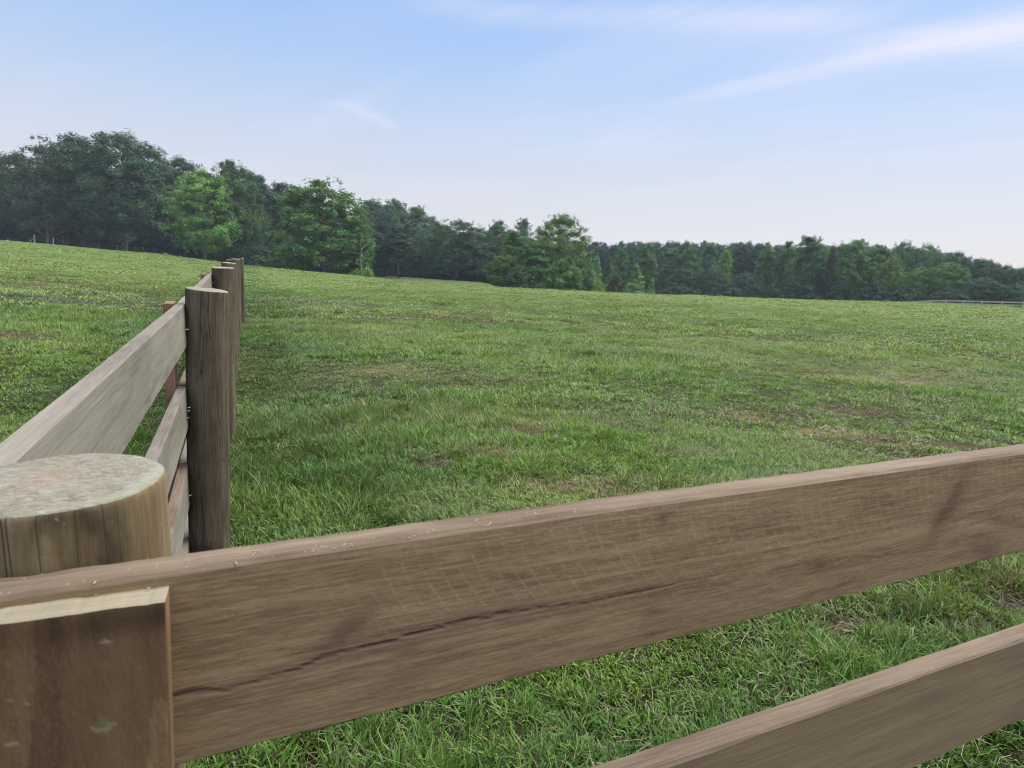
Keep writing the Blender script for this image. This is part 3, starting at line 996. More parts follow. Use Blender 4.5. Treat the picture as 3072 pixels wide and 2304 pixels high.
# ------------------------------------------------------------------ trees
mt_l, g = material('foliage')
vc = g.attr('leaf')
oc = g.new('ShaderNodeObjectInfo').outputs['Color']
c = g.mix(1.0, vc, oc, 'MULTIPLY')
d = g.bsdf(c, .65, .08)
tr = g.new('ShaderNodeBsdfTranslucent'); g.l.new(c, tr.inputs[0])
mx = g.new('ShaderNodeMixShader'); mx.inputs[0].default_value = .25
g.l.new(d, mx.inputs[1]); g.l.new(tr.outputs[0], mx.inputs[2]); g.out(mx.outputs[0])
mt_l.use_fake_user = True


def bark(name, a, b):
    mt, g = material(name)
    v = g.new('ShaderNodeTexCoord').outputs['Object']
    n = g.noise(g.mapping(v, (5, 5, 1.2)), 1.0, 4, .65)
    g.out(g.bsdf(g.mix(g.rng(n, .35, .65), a, b), .9, .1, g.bump(n, .5, .05)))
    return mt


M_bark = bark('grey_brown_bark', (.055, .045, .036), (.13, .115, .095))
M_pale = bark('pale_bark', (.14, .13, .115), (.26, .245, .22))


def tube(V, Fc, pts, rads, n=6):
    pts = [np.array(p, float) for p in pts]
    base = len(V)
    for i, p in enumerate(pts):
        d = pts[min(i + 1, len(pts) - 1)] - pts[max(i - 1, 0)]
        d = d / (np.linalg.norm(d) + 1e-9)
        a = np.array([1, 0, 0]) if abs(d[0]) < .8 else np.array([0, 1, 0])
        u = np.cross(d, a); u /= np.linalg.norm(u); v = np.cross(d, u)
        for k in range(n):
            t = 2 * PI * k / n
            V.append(tuple(p + rads[i] * (math.cos(t) * u + math.sin(t) * v)))
    for i in range(len(pts) - 1):
        for k in range(n):
            Fc.append((base + i * n + k, base + i * n + (k + 1) % n, base + (i + 1) * n + (k + 1) % n, base + (i + 1) * n + k))
    Fc.append(tuple(base + k for k in range(n))); Fc.append(tuple(base + (len(pts) - 1) * n + k for k in range(n)))


PROF = {
    'oak': lambda t: np.sqrt(np.clip(1 - ((t - .42) / .60) ** 2, 0, 1)),
    'round': lambda t: np.sqrt(np.clip(1 - ((t - .48) / .53) ** 2, 0, 1)),
    'tall': lambda t: np.clip(np.sin(PI * np.clip(t * .72 + .13, 0, 1)) ** .8, 0, 1) * (1 - .25 * t),
    'cone': lambda t: np.clip(1.02 - t, 0, 1) ** .8 * sstep(-.12, .10, t),
    'pine': lambda t: np.clip(np.sin(PI * np.clip(t * .8 + .18, 0, 1)), 0, 1) ** .6,
    'lone': lambda t: np.sqrt(np.clip(1 - ((t - .36) / .67) ** 2, 0, 1)),
    'bush': lambda t: np.sqrt(np.clip(1 - (t * .98) ** 2, 0, 1)),
}


def leaf_cards(cen, rad, flat, n, size, rng, outc):
    """n leaf sprays in each clump; returns verts (4 per card) and a brightness per card"""
    k = len(cen)
    i = np.repeat(np.arange(k), n)
    d = rng.normal(size=(len(i), 3)); d /= np.linalg.norm(d, axis=1)[:, None]
    q = rng.random(len(i)) ** .45
    p = cen[i] + d * (rad[i] * q)[:, None] * np.array([1, 1, flat])
    out = cen[i] - outc; out /= (np.linalg.norm(out, axis=1)[:, None] + 1e-6)
    nrm = d * .7 + out * .5 + np.array([0, 0, .55]) + rng.normal(size=d.shape) * .45
    nrm /= np.linalg.norm(nrm, axis=1)[:, None]
    a = rng.normal(size=d.shape); u = np.cross(nrm, a); u /= np.linalg.norm(u, axis=1)[:, None]; v = np.cross(nrm, u)
    s = (size * rng.uniform(.6, 1.4, len(i)))[:, None]
    asp = rng.uniform(.5, .9, len(i))[:, None]
    P = np.stack([p - u * s * .5, p + v * s * .42 * asp + u * s * .1 * 1, p + u * s * .55, p - v * s * .42 * asp + u * s * .05], 1)
    return P.reshape(-1, 3), i


def crown_arrays(kind, Hh, cb, Rm, nc, crad, nl, size, seed, flat=.62, ragged=.3, inner=.5):
    rng = np.random.default_rng(seed)
    prof = PROF[kind]
    tt = rng.random(nc * 8); keep = rng.random(nc * 8) < (prof(tt) + .12)
    t = tt[keep][:nc]; n = len(t)
    ang = rng.uniform(0, 2 * PI, n)
    env = prof(t) * Rm * (1 - ragged * .6 + ragged * 1.5 * fbm(ang * 1.2 + 5 * seed, t * 3.5, seed, 2))
    rr = env * (inner + (1 - inner) * rng.random(n) ** .6)
    rr = np.maximum(rr - crad * .6, 0)
    z = cb + t * (Hh - cb - crad * flat * .8) + rng.normal(0, .12, n)
    cen = np.stack([rr * np.cos(ang), rr * np.sin(ang), z], -1)
    rad = crad * rng.uniform(.6, 1.35, n) * (1 - .25 * t)
    outc = np.array([0, 0, cb + (Hh - cb) * .4])
    P, i = leaf_cards(cen, rad, flat, nl, size, rng, outc)
    # short twigs breaking the outline
    m = int(n * .9); t2 = np.clip(t[rng.integers(0, n, m)] + rng.normal(0, .06, m), 0, 1.0); a2 = rng.uniform(0, 2 * PI, m)
    e2 = prof(t2) * Rm * (1 - ragged * .6 + ragged * 1.5 * fbm(a2 * 1.2 + 5 * seed, t2 * 3.5, seed, 2)) * rng.uniform(.86, 1.10, m)
    z2 = cb + t2 * (Hh - cb) - crad * .25 + rng.normal(0, .15, m)
    c2 = np.stack([e2 * np.cos(a2), e2 * np.sin(a2), z2], -1)
    P2, i2 = leaf_cards(c2, crad * rng.uniform(.25, .55, m), 1.0, max(8, nl // 5), size * .9, rng, outc)
    P = np.concatenate([P, P2]); i = np.concatenate([i, i2 + n]); n = n + m
    clump_b = rng.uniform(.5, 1.5, n); hue = rng.normal(0, .13, n)
    b = clump_b[i] * rng.uniform(.75, 1.25, len(i))
    c = np.stack([b * (1 + hue[i]), b, b * (1 - hue[i] * .7)], -1)
    return P, np.repeat(np.clip(c, .2, 2.2), 4, axis=0), cen


def cards_mesh(name, P, C):
    n = len(P) // 4
    me = mesh_np(name, P, np.arange(n * 4), np.arange(n) * 4)
    set_col(me, 'leaf', C)
    me.materials.append(mt_l)
    return me


def make_template(kind, Hh, cb, Rm, nc, crad, nl, size, seed, trunk_r, pale=False, limbs=14, flat=.62, ragged=.3, inner=.5, split=1):
    nc = int(nc * 1.5); crad = crad * 1.22; size = size * .86; nl = int(nl * 1.45)
    P, C, cen = crown_arrays(kind, Hh, cb, Rm, nc, crad, nl, size, seed, flat, ragged, inner)
    rng = random.Random(seed)
    V = []; Fc = []
    top = cb + (Hh - cb) * (.85 if kind in ('cone', 'pine', 'tall') else .6)
    stems = []
    for s in range(split):
        a = rng.uniform(0, 2 * PI); sp = 0 if split == 1 else Rm * .28
        pts = []
        for k in range(9):
            f = k / 8
            pts.append((math.cos(a) * sp * f + rng.uniform(-1, 1) * .05 * Rm * f, math.sin(a) * sp * f + rng.uniform(-1, 1) * .05 * Rm * f, -0.3 + (top + .3) * f))
        rads = [trunk_r * (1.35 if k == 0 else 1) * (1 - .8 * k / 8) for k in range(9)]
        tube(V, Fc, pts, rads, 8); stems.append(pts)
    idx = list(range(len(cen))); rng.shuffle(idx)
    for j in idx[:limbs]:
        c = cen[j]; st = stems[j % len(stems)]
        zz = max(cb * .55, c[2] - (.25 + .35 * rng.random()) * math.hypot(c[0], c[1]) - .3)
        zz = min(zz, top * .97)
        k = min(range(9), key=lambda q: abs(st[q][2] - zz)); b = np.array(st[k])
        mid = b * .5 + c * .5 + np.array([rng.uniform(-.3, .3), rng.uniform(-.3, .3), -.15 * abs(c[2] - b[2])])
        r0 = trunk_r * .42 * (1 - .5 * k / 8)
        tube(V, Fc, [b, b * .75 + mid * .25 + np.array([0, 0, .1]), mid, c], [r0, r0 * .8, r0 * .6, r0 * .22], 5)
    tm = mesh_from(kind + '_trunk', V, Fc, True); tm.materials.append(M_pale if pale else M_bark); bm_fix(tm)
    cm = cards_mesh(kind + '_crown', P, C)
    return dict(trunk=tm, crown=cm, H=Hh, W=2 * Rm, P=P, C=C)


TPL = {
    'oakA': make_template('oak', 20, 3.2, 7.5, 150, 1.45, 95, .42, 1, .45, limbs=26, ragged=.35),
    'oakB': make_template('oak', 20, 2.2, 7.0, 160, 1.35, 90, .42, 2, .42, limbs=26, ragged=.4),
    'oakC': make_template('oak', 12, 1.6, 6.4, 150, 1.05, 85, .32, 3, .38, limbs=24, ragged=.25, flat=.55),
    'oakP': make_template('oak', 20, 3.0, 7.2, 95, 1.25, 70, .40, 21, .34, limbs=40, ragged=.5, pale=True),
    'roundP': make_template('round', 15, 1.4, 5.6, 150, 1.05, 80, .36, 25, .24, limbs=34, ragged=.35, pale=True, split=2),
    'roundL': make_template('lone', 16, .8, 5.8, 150, 1.0, 85, .36, 41, .34, limbs=26, ragged=.25),
    'roundA': make_template('round', 16, 1.6, 6.0, 165, 1.15, 90, .36, 4, .34, limbs=24, ragged=.38),
    'roundB': make_template('round', 14, 1.0, 5.0, 150, 1.0, 85, .34, 5, .28, limbs=20, ragged=.4),
    'mapleA': make_template('round', 18, 1.8, 6.5, 150, 1.15, 85, .38, 6, .24, limbs=22, ragged=.55, split=2, pale=True, flat=.55),
    'tallA': make_template('tall', 18, 2.0, 4.2, 130, 1.0, 85, .36, 7, .26, limbs=16, ragged=.35),
    'tallB': make_template('tall', 16, 1.2, 3.6, 120, .9, 80, .34, 8, .22, limbs=16, ragged=.4, pale=True),
    'tallC': make_template('tall', 17, 2.8, 3.8, 110, .95, 80, .36, 9, .22, limbs=14, ragged=.5),
    'pineA': make_template('pine', 15, 5.0, 3.0, 90, .8, 80, .30, 10, .17, limbs=22, ragged=.5, flat=.4),
    'pineB': make_template('pine', 16, 7.0, 2.8, 80, .8, 80, .30, 11, .17, limbs=18, ragged=.5, flat=.45),
    'coneA': make_template('cone', 9, .3, 2.6, 110, .6, 75, .26, 12, .10, limbs=12, ragged=.3),
    'coneB': make_template('cone', 12, .5, 3.2, 120, .75, 75, .30, 13, .13, limbs=12, ragged=.35),
    'bushA': make_template('bush', 4, .1, 2.6, 90, .55, 70, .24, 14, .08, limbs=10, ragged=.35, split=3),
    'bushB': make_template('bush', 3, .1, 2.0, 70, .45, 65, .2, 15, .06, limbs=8, ragged=.45, split=3),
}

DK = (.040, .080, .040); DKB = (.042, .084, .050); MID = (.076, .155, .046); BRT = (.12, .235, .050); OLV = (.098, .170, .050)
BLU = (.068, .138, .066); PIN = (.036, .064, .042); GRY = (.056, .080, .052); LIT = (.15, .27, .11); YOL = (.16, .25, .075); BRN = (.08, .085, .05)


def hz_z(px, py, Z):
    return float(at(px, py, Z)[2])


used = set()
random.seed(3)


def base_xy(px, Z):
    p = at(px, horizon(px) + 40, Z)
    return float(p[0]), float(p[1])


def tree(name, tpl, px, ytop, Z, wpx, col, label, cat='tree', group=None, lean=0.0, sink=0.0, rz=None):
    T = TPL[tpl]
    x, y = base_xy(px, Z); gz = float(terrain(x, y)) - sink
    top = hz_z(px, ytop, Z)
    hh = max(1.0, top - gz); ww = wpx * Z / F
    root = tag(empty(name, (x, y, gz)), label, cat, group)
    root.rotation_euler = (0, lean, random.uniform(0, 2 * PI) if rz is None else rz)
    s = (ww / T['W'], ww / T['W'], hh / T['H'])
    root.scale = s
    for part in ('trunk', 'crown'):
        o = bpy.data.objects.new(part, T[part]); COL.objects.link(o); o.parent = root
        if part == 'crown': o.color = (*col, 1)
    return root


GL, GC, GR = 'dark trees along the left edge of the field', 'trees beyond the middle of the field', 'trees of the wood beyond the far fence'
# --- left edge
tree('oak_tree', 'oakB', 5, 462, 150, 80, DKB, 'bluish round-topped tree cut off by the left edge of the photo', group=GL)
tree('oak_tree', 'oakA', 75, 470, 128, 210, DK, 'dark tree just right of the left edge, behind the tree with pale bare limbs', group=GL)
tree('oak_tree', 'oakP', 150, 428, 118, 220, GRY, 'thin-topped grey-green tree with pale bare limbs, left of the tallest oak', group=GL, rz=1.0)
tree('oak_tree', 'oakA', 262, 414, 124, 250, DK, 'tall dark oak whose dome forms the left half of the highest crown', group=GL)
tree('oak_tree', 'oakB', 372, 404, 120, 280, DK, 'tallest dark oak with sky gaps in its crown at the top of the left wood', group=GL, rz=2.2)
tree('oak_tree', 'oakA', 470, 446, 126, 200, DKB, 'dark oak stepping down right of the tallest crown', group=GL)
tree('oak_tree', 'oakB', 555, 474, 128, 170, DK, 'dark tree behind the left side of the bright green tree', group=GL)
tree('maple_tree', 'mapleA', 616, 516, 108, 200, BRT, 'bright green leafy tree on slim pale twin trunks beside the left fence posts', group=GL, rz=.6)
tree('maple_tree', 'roundA', 708, 488, 113, 170, (.052, .108, .040), 'mid green tall tree right behind the bright green tree', group=GL, rz=3.0)
tree('tulip_tree', 'tallA', 775, 528, 132, 150, DK, 'dark tall tree filling the dip between bright tree and big lone tree', group=GL)
tree('tulip_tree', 'tallC', 850, 552, 134, 130, DK, 'pointed dark tree just left behind the big lone tree', group=GL)
tree('tulip_tree', 'tallA', 905, 560, 136, 120, DK, 'dark tree mostly hidden behind the big lone tree', group=GL)
# shrubs at the left edge
tree('shrub', 'bushA', 745, 720, 118, 170, DKB, 'dark low shrub mass right of the last left fence post', 'shrub', group=GL)
tree('shrub', 'bushA', 850, 735, 96, 100, MID, 'green bushy skirt at the left foot of the big lone tree', 'shrub', group=GC)
# --- middle
tree('sweetgum_tree', 'roundL', 968, 540, 92, 275, MID, 'big lone green tree with dark trunk standing at the field crest', group=GC, rz=.3)
tree('sweetgum_tree', 'roundB', 1075, 640, 95, 90, MID, 'low green side crown at the right of the big lone tree', group=GC)
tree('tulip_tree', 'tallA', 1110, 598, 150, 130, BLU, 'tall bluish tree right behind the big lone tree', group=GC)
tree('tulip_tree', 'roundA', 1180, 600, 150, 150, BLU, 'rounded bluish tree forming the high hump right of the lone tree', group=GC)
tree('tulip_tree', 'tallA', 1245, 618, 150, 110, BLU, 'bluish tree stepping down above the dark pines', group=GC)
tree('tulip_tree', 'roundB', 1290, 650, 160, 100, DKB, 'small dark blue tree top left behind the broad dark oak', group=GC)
tree('pine_tree', 'pineA', 1120, 690, 104, 90, PIN, 'dark pine with a leaning pale stem beside the dead snag', group=GC)
tree('pine_tree', 'pineB', 1195, 690, 106, 110, PIN, 'dark pine with a long bare pale stem near the grass strip', group=GC, lean=.05, rz=2.6)
tree('pine_tree', 'pineA', 1160, 735, 116, 90, PIN, 'shorter dark pine between the two bare-stemmed pines', group=GC)
tree('shrub', 'bushB', 1103, 800, 72, 45, BRT, 'small bright green bush at the foot of the dead snag', 'shrub', group=GC)
tree('shrub', 'bushB', 1070, 806, 76, 50, MID, 'small mid green bush right of the lone tree trunk', 'shrub', group=GC)
tree('oak_tree', 'oakC', 1368, 658, 118, 220, DK, 'broad dark domed oak standing on the lower grass strip', group=GC, rz=.9)
tree('oak_tree', 'oakC', 1278, 690, 132, 130, DKB, 'dark oak left behind the broad domed oak', group=GC)
tree('oak_tree', 'oakC', 1490, 672, 126, 150, DK, 'dark rounded oak between the domed oak and the olive tree', group=GC)
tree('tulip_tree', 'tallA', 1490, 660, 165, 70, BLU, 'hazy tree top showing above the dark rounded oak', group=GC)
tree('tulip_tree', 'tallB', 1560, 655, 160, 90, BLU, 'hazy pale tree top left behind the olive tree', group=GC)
tree('sweetgum_tree', 'tallB', 1540, 690, 92, 110, MID, 'green upright tree leaning on the left side of the olive tree', group=GC)
tree('sweetgum_tree', 'roundB', 1512, 760, 88, 100, MID, 'low green tree at the left foot of the olive tree', group=GC)
tree('sycamore_tree', 'roundP', 1672, 640, 90, 175, OLV, 'olive green rounded tree with bare white limbs showing in its crown', group=GC, rz=4.0)
tree('sycamore_tree', 'roundB', 1600, 720, 86, 120, MID, 'dense green lower crown in front of the olive tree', group=GC)
tree('shrub', 'bushA', 1690, 770, 82, 140, MID, 'vine-covered green mound at the right foot of the olive tree', 'shrub', group=GC)
tree('shrub', 'bushA', 1560, 800, 80, 110, DK, 'dark green mound at the left foot of the olive tree', 'shrub', group=GC)
# --- right wood, young growth at its left
tree('young_tree', 'coneB', 1765, 790, 100, 90, LIT, 'pale hazy young tree right beside the olive tree', group=GR)
tree('young_tree', 'coneB', 1785, 768, 118, 80, LIT, 'pale green pointed young tree behind the first young tree', group=GR)
tree('young_tree', 'coneB', 1822, 770, 116, 70, BLU, 'blue-green young tree in the middle of the young growth', group=GR)
tree('young_tree', 'tallB', 1858, 738, 126, 60, MID, 'slim upright green tree above the young growth, left of the tall pointed one', group=GR)
tree('young_tree', 'tallB', 1932, 728, 124, 72, MID, 'tall pointed green tree above the young growth', group=GR)
tree('young_tree', 'coneB', 1890, 758, 122, 60, BLU, 'blue-green young tree between the two tall pointed ones', group=GR)
tree('young_tree', 'coneA', 1905, 790, 84, 78, LIT, 'clear green conical young tree at the field edge', group=GR)
tree('young_tree', 'coneA', 1955, 836, 80, 36, LIT, 'smallest conical sapling right of the clear green one', group=GR)
tree('shrub', 'bushA', 1848, 815, 80, 60, BRN, 'dull brownish bush left of the clear green cone', 'shrub', group=GR)
tree('shrub', 'bushB', 1795, 838, 78, 46, YOL, 'light green bush at the field edge left of the brownish bush', 'shrub', group=GR)
tree('shrub', 'bushA', 1760, 828, 84, 60, DKB, 'dark bush at the field edge next to the olive tree', 'shrub', group=GR)
# --- right wood, front row
FR = [
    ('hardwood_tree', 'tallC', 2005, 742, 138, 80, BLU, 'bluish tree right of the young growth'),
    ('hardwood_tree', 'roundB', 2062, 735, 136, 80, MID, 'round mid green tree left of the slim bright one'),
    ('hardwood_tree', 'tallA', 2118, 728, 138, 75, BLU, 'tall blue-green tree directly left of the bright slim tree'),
    ('hardwood_tree', 'tallB', 2168, 748, 130, 52, BRT, 'slim bright green tree in the dark stretch of the far wood'),
    ('hardwood_tree', 'roundB', 2050, 800, 128, 90, DKB, 'low dark tree under the bluish trees right of the young growth'),
    ('hardwood_tree', 'oakC', 2130, 800, 126, 90, DKB, 'low dark tree at the foot of the slim bright tree'),
    ('pine_tree', 'pineA', 2215, 735, 134, 62, PIN, 'dark thin pine right of the slim bright tree'),
    ('pine_tree', 'pineB', 2255, 738, 134, 55, PIN, 'dark pine left of the pale-stemmed tree'),
    ('hardwood_tree', 'tallC', 2292, 735, 128, 68, MID, 'green tree with pale stems left of the tall leafy clump'),
    ('hardwood_tree', 'oakC', 2235, 815, 124, 100, DKB, 'low dark tree below the thin pines'),
    ('hardwood_tree', 'tallC', 2350, 722, 128, 60, MID, 'upright green tree next to the tall leafy clump'),
    ('hardwood_tree', 'tallA', 2415, 706, 118, 120, (.062, .128, .048), 'tallest leafy green tree of the far wood, left of the reddish dead tree'),
    ('hardwood_tree', 'roundA', 2545, 718, 116, 160, MID, 'wide mid green tree right of the reddish dead tree'),
    ('hardwood_tree', 'roundB', 2620, 735, 114, 110, MID, 'round green tree with white forked stems at its foot'),
    ('hardwood_tree', 'roundB', 2665, 770, 108, 75, OLV, 'yellowish rounded tree over the white forked stems'),
    ('hardwood_tree', 'oakC', 2690, 720, 128, 110, BLU, 'bluish dome behind the white-stemmed tree'),
    ('hardwood_tree', 'oakC', 2760, 728, 126, 110, BLU, 'bluish dome right of the first one along the skyline'),
    ('hardwood_tree', 'oakC', 2845, 752, 120, 120, DKB, 'dark dome where the skyline starts falling to the right'),
    ('hardwood_tree', 'oakC', 2745, 800, 104, 110, MID, 'low green round tree behind the end of the visible far rail'),
    ('hardwood_tree', 'oakC', 2830, 785, 102, 130, MID, 'wide green tree behind the first visible far fence posts'),
    ('hardwood_tree', 'oakC', 2930, 775, 108, 110, DK, 'dark tree with sky gaps on the falling skyline'),
    ('hardwood_tree', 'oakC', 3000, 792, 104, 100, DK, 'dark round tree second from the right edge of the photo'),
    ('hardwood_tree', 'oakC', 3060, 800, 100, 100, DKB, 'dark tree cut off by the right edge of the photo'),
    ('hardwood_tree', 'oakC', 2945, 830, 96, 120, DKB, 'low dark tree in front of the falling skyline'),
    ('hardwood_tree', 'oakC', 3040, 850, 94, 110, DKB, 'low dark tree behind the far rail at the right edge'),
    ('shrub', 'bushA', 2400, 830, 112, 110, DK, 'dark shrub at the foot of the tallest leafy green tree'),
    ('shrub', 'bushA', 2520, 830, 110, 90, GRY, 'greyish shrub under the wide mid green tree'),
    ('shrub', 'bushA', 2620, 840, 106, 110, DK, 'green shrub around the white forked stems'),
    ('shrub', 'bushB', 2095, 865, 98, 26, MID, 'tiny green bush alone at the field edge'),
    ('shrub', 'bushA', 2310, 850, 112, 90, DKB, 'dark shrub under the green tree with pale stems'),
    ('shrub', 'bushA', 2180, 850, 112, 120, DKB, 'dark shrub under the slim bright tree'),
    ('shrub', 'bushA', 2040, 850, 110, 120, DKB, 'dark shrub right of the smallest sapling'),
    ('shrub', 'bushA', 2720, 860, 98, 120, DK, 'dark shrub behind the far fence left of its visible rail'),
    ('shrub', 'bushA', 2850, 865, 94, 130, DK, 'dark shrub behind the first visible far rail'),
]
for a in FR:
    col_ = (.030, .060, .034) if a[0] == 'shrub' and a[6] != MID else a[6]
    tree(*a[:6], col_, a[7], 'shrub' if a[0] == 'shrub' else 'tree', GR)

tree('pine_tree', 'tallC', 2482, 742, 113, 27, (.070, .056, .046), 'narrow reddish brown dead conifer standing among the green trees of the far wood', 'dead tree')

# --- bare snags
def bare_tree(name, px, ytop, Z, label, spec, col_mat, r=.12, ybase=None):
    x, y = base_xy(px, Z); gz = float(terrain(x, y)); top = hz_z(px, ytop, Z); hh = top - gz
    root = tag(empty(name, (x, y, gz)), label, 'dead tree')
    rr = random.Random(px); V = []; Fc = []
    n = 8; tr = [(0.12 * hh * spec.get('lean', 0) * k / n + rr.uniform(-.04, .04), rr.uniform(-.04, .04), -.2 + (hh + .2) * k / n) for k in range(n + 1)]
    tube(V, Fc, tr, [r * (1 - .8 * k / n) for k in range(n + 1)], 7)
    link('trunk', mesh_from('bare_trunk', V, Fc, True), col_mat, root)
    V = []; Fc = []
    for j in range(spec['limbs']):
        f = rr.uniform(*spec['range']); a = rr.uniform(0, 2 * PI); l = spec['len'] * rr.uniform(.5, 1.2)
        b = np.array(tr[int(f * n)]); d = np.array([math.cos(a), math.sin(a), spec['up'] + rr.uniform(-.2, .3)])
        m1 = b + d * l * .5 + np.array([0, 0, rr.uniform(-.2, .2)]); e = b + d * l + np.array([rr.uniform(-.3, .3), rr.uniform(-.3, .3), rr.uniform(-.3, .4)])
        tube(V, Fc, [b, m1, e], [r * .45, r * .3, r * .1], 5)
        for q in range(2):
            e2 = m1 + np.array([rr.uniform(-.6, .6), rr.uniform(-.6, .6), rr.uniform(0, .6)]) * l * .5
            tube(V, Fc, [m1, (m1 + e2) / 2, e2], [r * .25, r * .18, r * .07], 4)
    link('limb', mesh_from('bare_limbs', V, Fc, True), col_mat, root)
    return root


M_white = bark('bleached_wood', (.36, .34, .31), (.55, .53, .50))
bare_tree('dead_snag', 1083, 715, 84, 'bare bleached snag right of the big lone tree, limbs hanging at its foot', dict(limbs=7, range=(.1, .95), len=1.1, up=.5), M_pale, .10)
bare_tree('dead_snag', 385, 700, 112, 'small bare forked snag at the foot of the tallest dark oak', dict(limbs=7, range=(.4, .95), len=1.6, up=.5), M_bark, .11)
bare_tree('dead_snag', 2640, 835, 104, 'pale forked stems leaning at the foot of the round green tree', dict(limbs=5, range=(.1, .8), len=1.8, up=1.5), M_pale, .07)

# --- the mass of the woods behind the trees one can tell apart
def wood(name, spots, label):
    Ps, Cs = [], []; rngw = np.random.default_rng(77)
    for (px, yt, Z, wpx, tp, col) in spots:
        T = TPL[tp]; x, y = base_xy(px, Z); gz = float(terrain(x, y)); hh = hz_z(px, yt, Z) - gz; ww = wpx * Z / F
        n4 = len(T['P']) // 4; k = rngw.permutation(n4)[: int(n4 * .55)]
        P = T['P'].reshape(-1, 4, 3)[k].copy(); Cc = T['C'].reshape(-1, 4, 3)[k].copy()
        cen = P.mean(1, keepdims=True); P = cen + (P - cen) * 1.35
        a = rngw.uniform(0, 2 * PI); ca, sa = math.cos(a), math.sin(a)
        s = ww / T['W']; X = (P[..., 0] * ca - P[..., 1] * sa) * s; Y = (P[..., 0] * sa + P[..., 1] * ca) * s; Zz = P[..., 2] * hh / T['H']
        Ps.append(np.stack([X + x, Y + y, Zz + gz], -1).reshape(-1, 3)); Cs.append((Cc * np.array(col)).reshape(-1, 3))
    me = cards_mesh(name, np.concatenate(Ps), np.concatenate(Cs))
    o = bpy.data.objects.new(name, me); COL.objects.link(o)
    tag(o, label, 'wood', kind='stuff')
    return o


rs = random.Random(12)
LT = [(-250, 470), (0, 500), (150, 480), (300, 450), (480, 500), (600, 520), (760, 560), (900, 580), (1080, 610), (1250, 640), (1320, 668), (1500, 690), (1700, 700)]
lx = [a for a, b in LT]; ly = [b for a, b in LT]
sp = []
for px in range(-220, 1720, 62):
    yt = float(np.interp(px, lx, ly)) + rs.uniform(4, 40)
    sp.append((px + rs.uniform(-15, 15), yt, 150 + rs.uniform(-6, 10), rs.uniform(110, 150), rs.choice(['oakA', 'oakB', 'tallA', 'roundA']), (.030, .062, .042)))
for px in range(-220, 1700, 36):
    yt = float(np.interp(px, lx, ly)); yb = float(np.interp(px, CX, CD)) + horizon(px)
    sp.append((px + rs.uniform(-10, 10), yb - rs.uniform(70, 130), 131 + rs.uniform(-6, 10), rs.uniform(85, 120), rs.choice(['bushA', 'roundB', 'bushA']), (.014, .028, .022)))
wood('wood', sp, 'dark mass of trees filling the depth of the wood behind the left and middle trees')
sp = []
RT = [(1600, 722), (1755, 720), (1900, 728), (2050, 722), (2200, 724), (2400, 732), (2500, 726), (2650, 740), (2800, 752), (2900, 775), (3000, 796), (3080, 806), (3400, 830)]
rx = [a for a, b in RT]; ry = [b for a, b in RT]
for row, Z in enumerate((172, 186)):
    for px in range(1640, 3380, 27):
        yt = float(np.interp(px, rx, ry)) + rs.uniform(-4, 12) - row * 1
        sp.append((px + rs.uniform(-8, 8), yt, Z + rs.uniform(-4, 6), rs.uniform(48, 92), rs.choice(['roundB', 'tallC', 'oakC', 'roundA', 'oakA']), (.042, .080, .054)))
for px in range(1640, 3380, 44):
    yb = float(np.interp(px, CX, CD)) + horizon(px)
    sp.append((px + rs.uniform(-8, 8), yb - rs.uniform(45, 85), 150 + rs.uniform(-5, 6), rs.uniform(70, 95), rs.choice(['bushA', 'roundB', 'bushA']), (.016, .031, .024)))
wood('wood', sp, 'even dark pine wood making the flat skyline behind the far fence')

# ------------------------------------------------------------------ far fences
M_farw, g = material('far_fence_wood'); 
g.out(g.bsdf(g.mix(g.noise(g.new('ShaderNodeTexCoord').outputs['Object'], 3, 3), (.30, .26, .20), (.46, .41, .33)), .85, .1))
# direction of the far run measured in camera space
A0 = at(3072, 905, 70.0); dirc = -.236 * AR + .972 * AF; dirh = Vector((dirc[0], dirc[1], 0)).normalized()
start = Vector((A0[0], A0[1], 0)) - dirh * 2.44 * 6
far = tag(empty('board_fence', (start.x, start.y, float(terrain(start.x, start.y)))), 'distant pale board fence with only post tops and upper rails above the crest at right', 'fence', 'farm board fences')
SHX = [2278, 2400, 2619, 2831, 3072, 3500]; SHY = [891, 896, 903, 906, 902, 899]
prev = None
for k in range(34):
    P = start + dirh * 2.44 * k
    v = np.array([P.x, P.y, 0]) - CAM
    # height of the top rail follows the ground along the run
    Zd = float(v @ AF); px = 1536 + F * float(v @ AR) / Zd
    gz = float(terrain(P.x, P.y)); zt = gz + 1.45
    V = []; Fc = []
    p = link('fence_post', post_mesh(R_P, 1.5, 400 + k, nA=12, nZ=3), [M_farw, M_farw], far, local(far, (P.x, P.y, zt)))
    if prev is not None:
        for j in range(4):
            dz = -.05 - .332 * j
            place_board('rail', far, (prev.x, prev.y, prev.z + dz), (P.x, P.y, zt + dz), .035, H_R, 500 + k, [M_farw, M_farw], side=1, nL=2, nH=2)
    prev = Vector((P.x, P.y, zt))

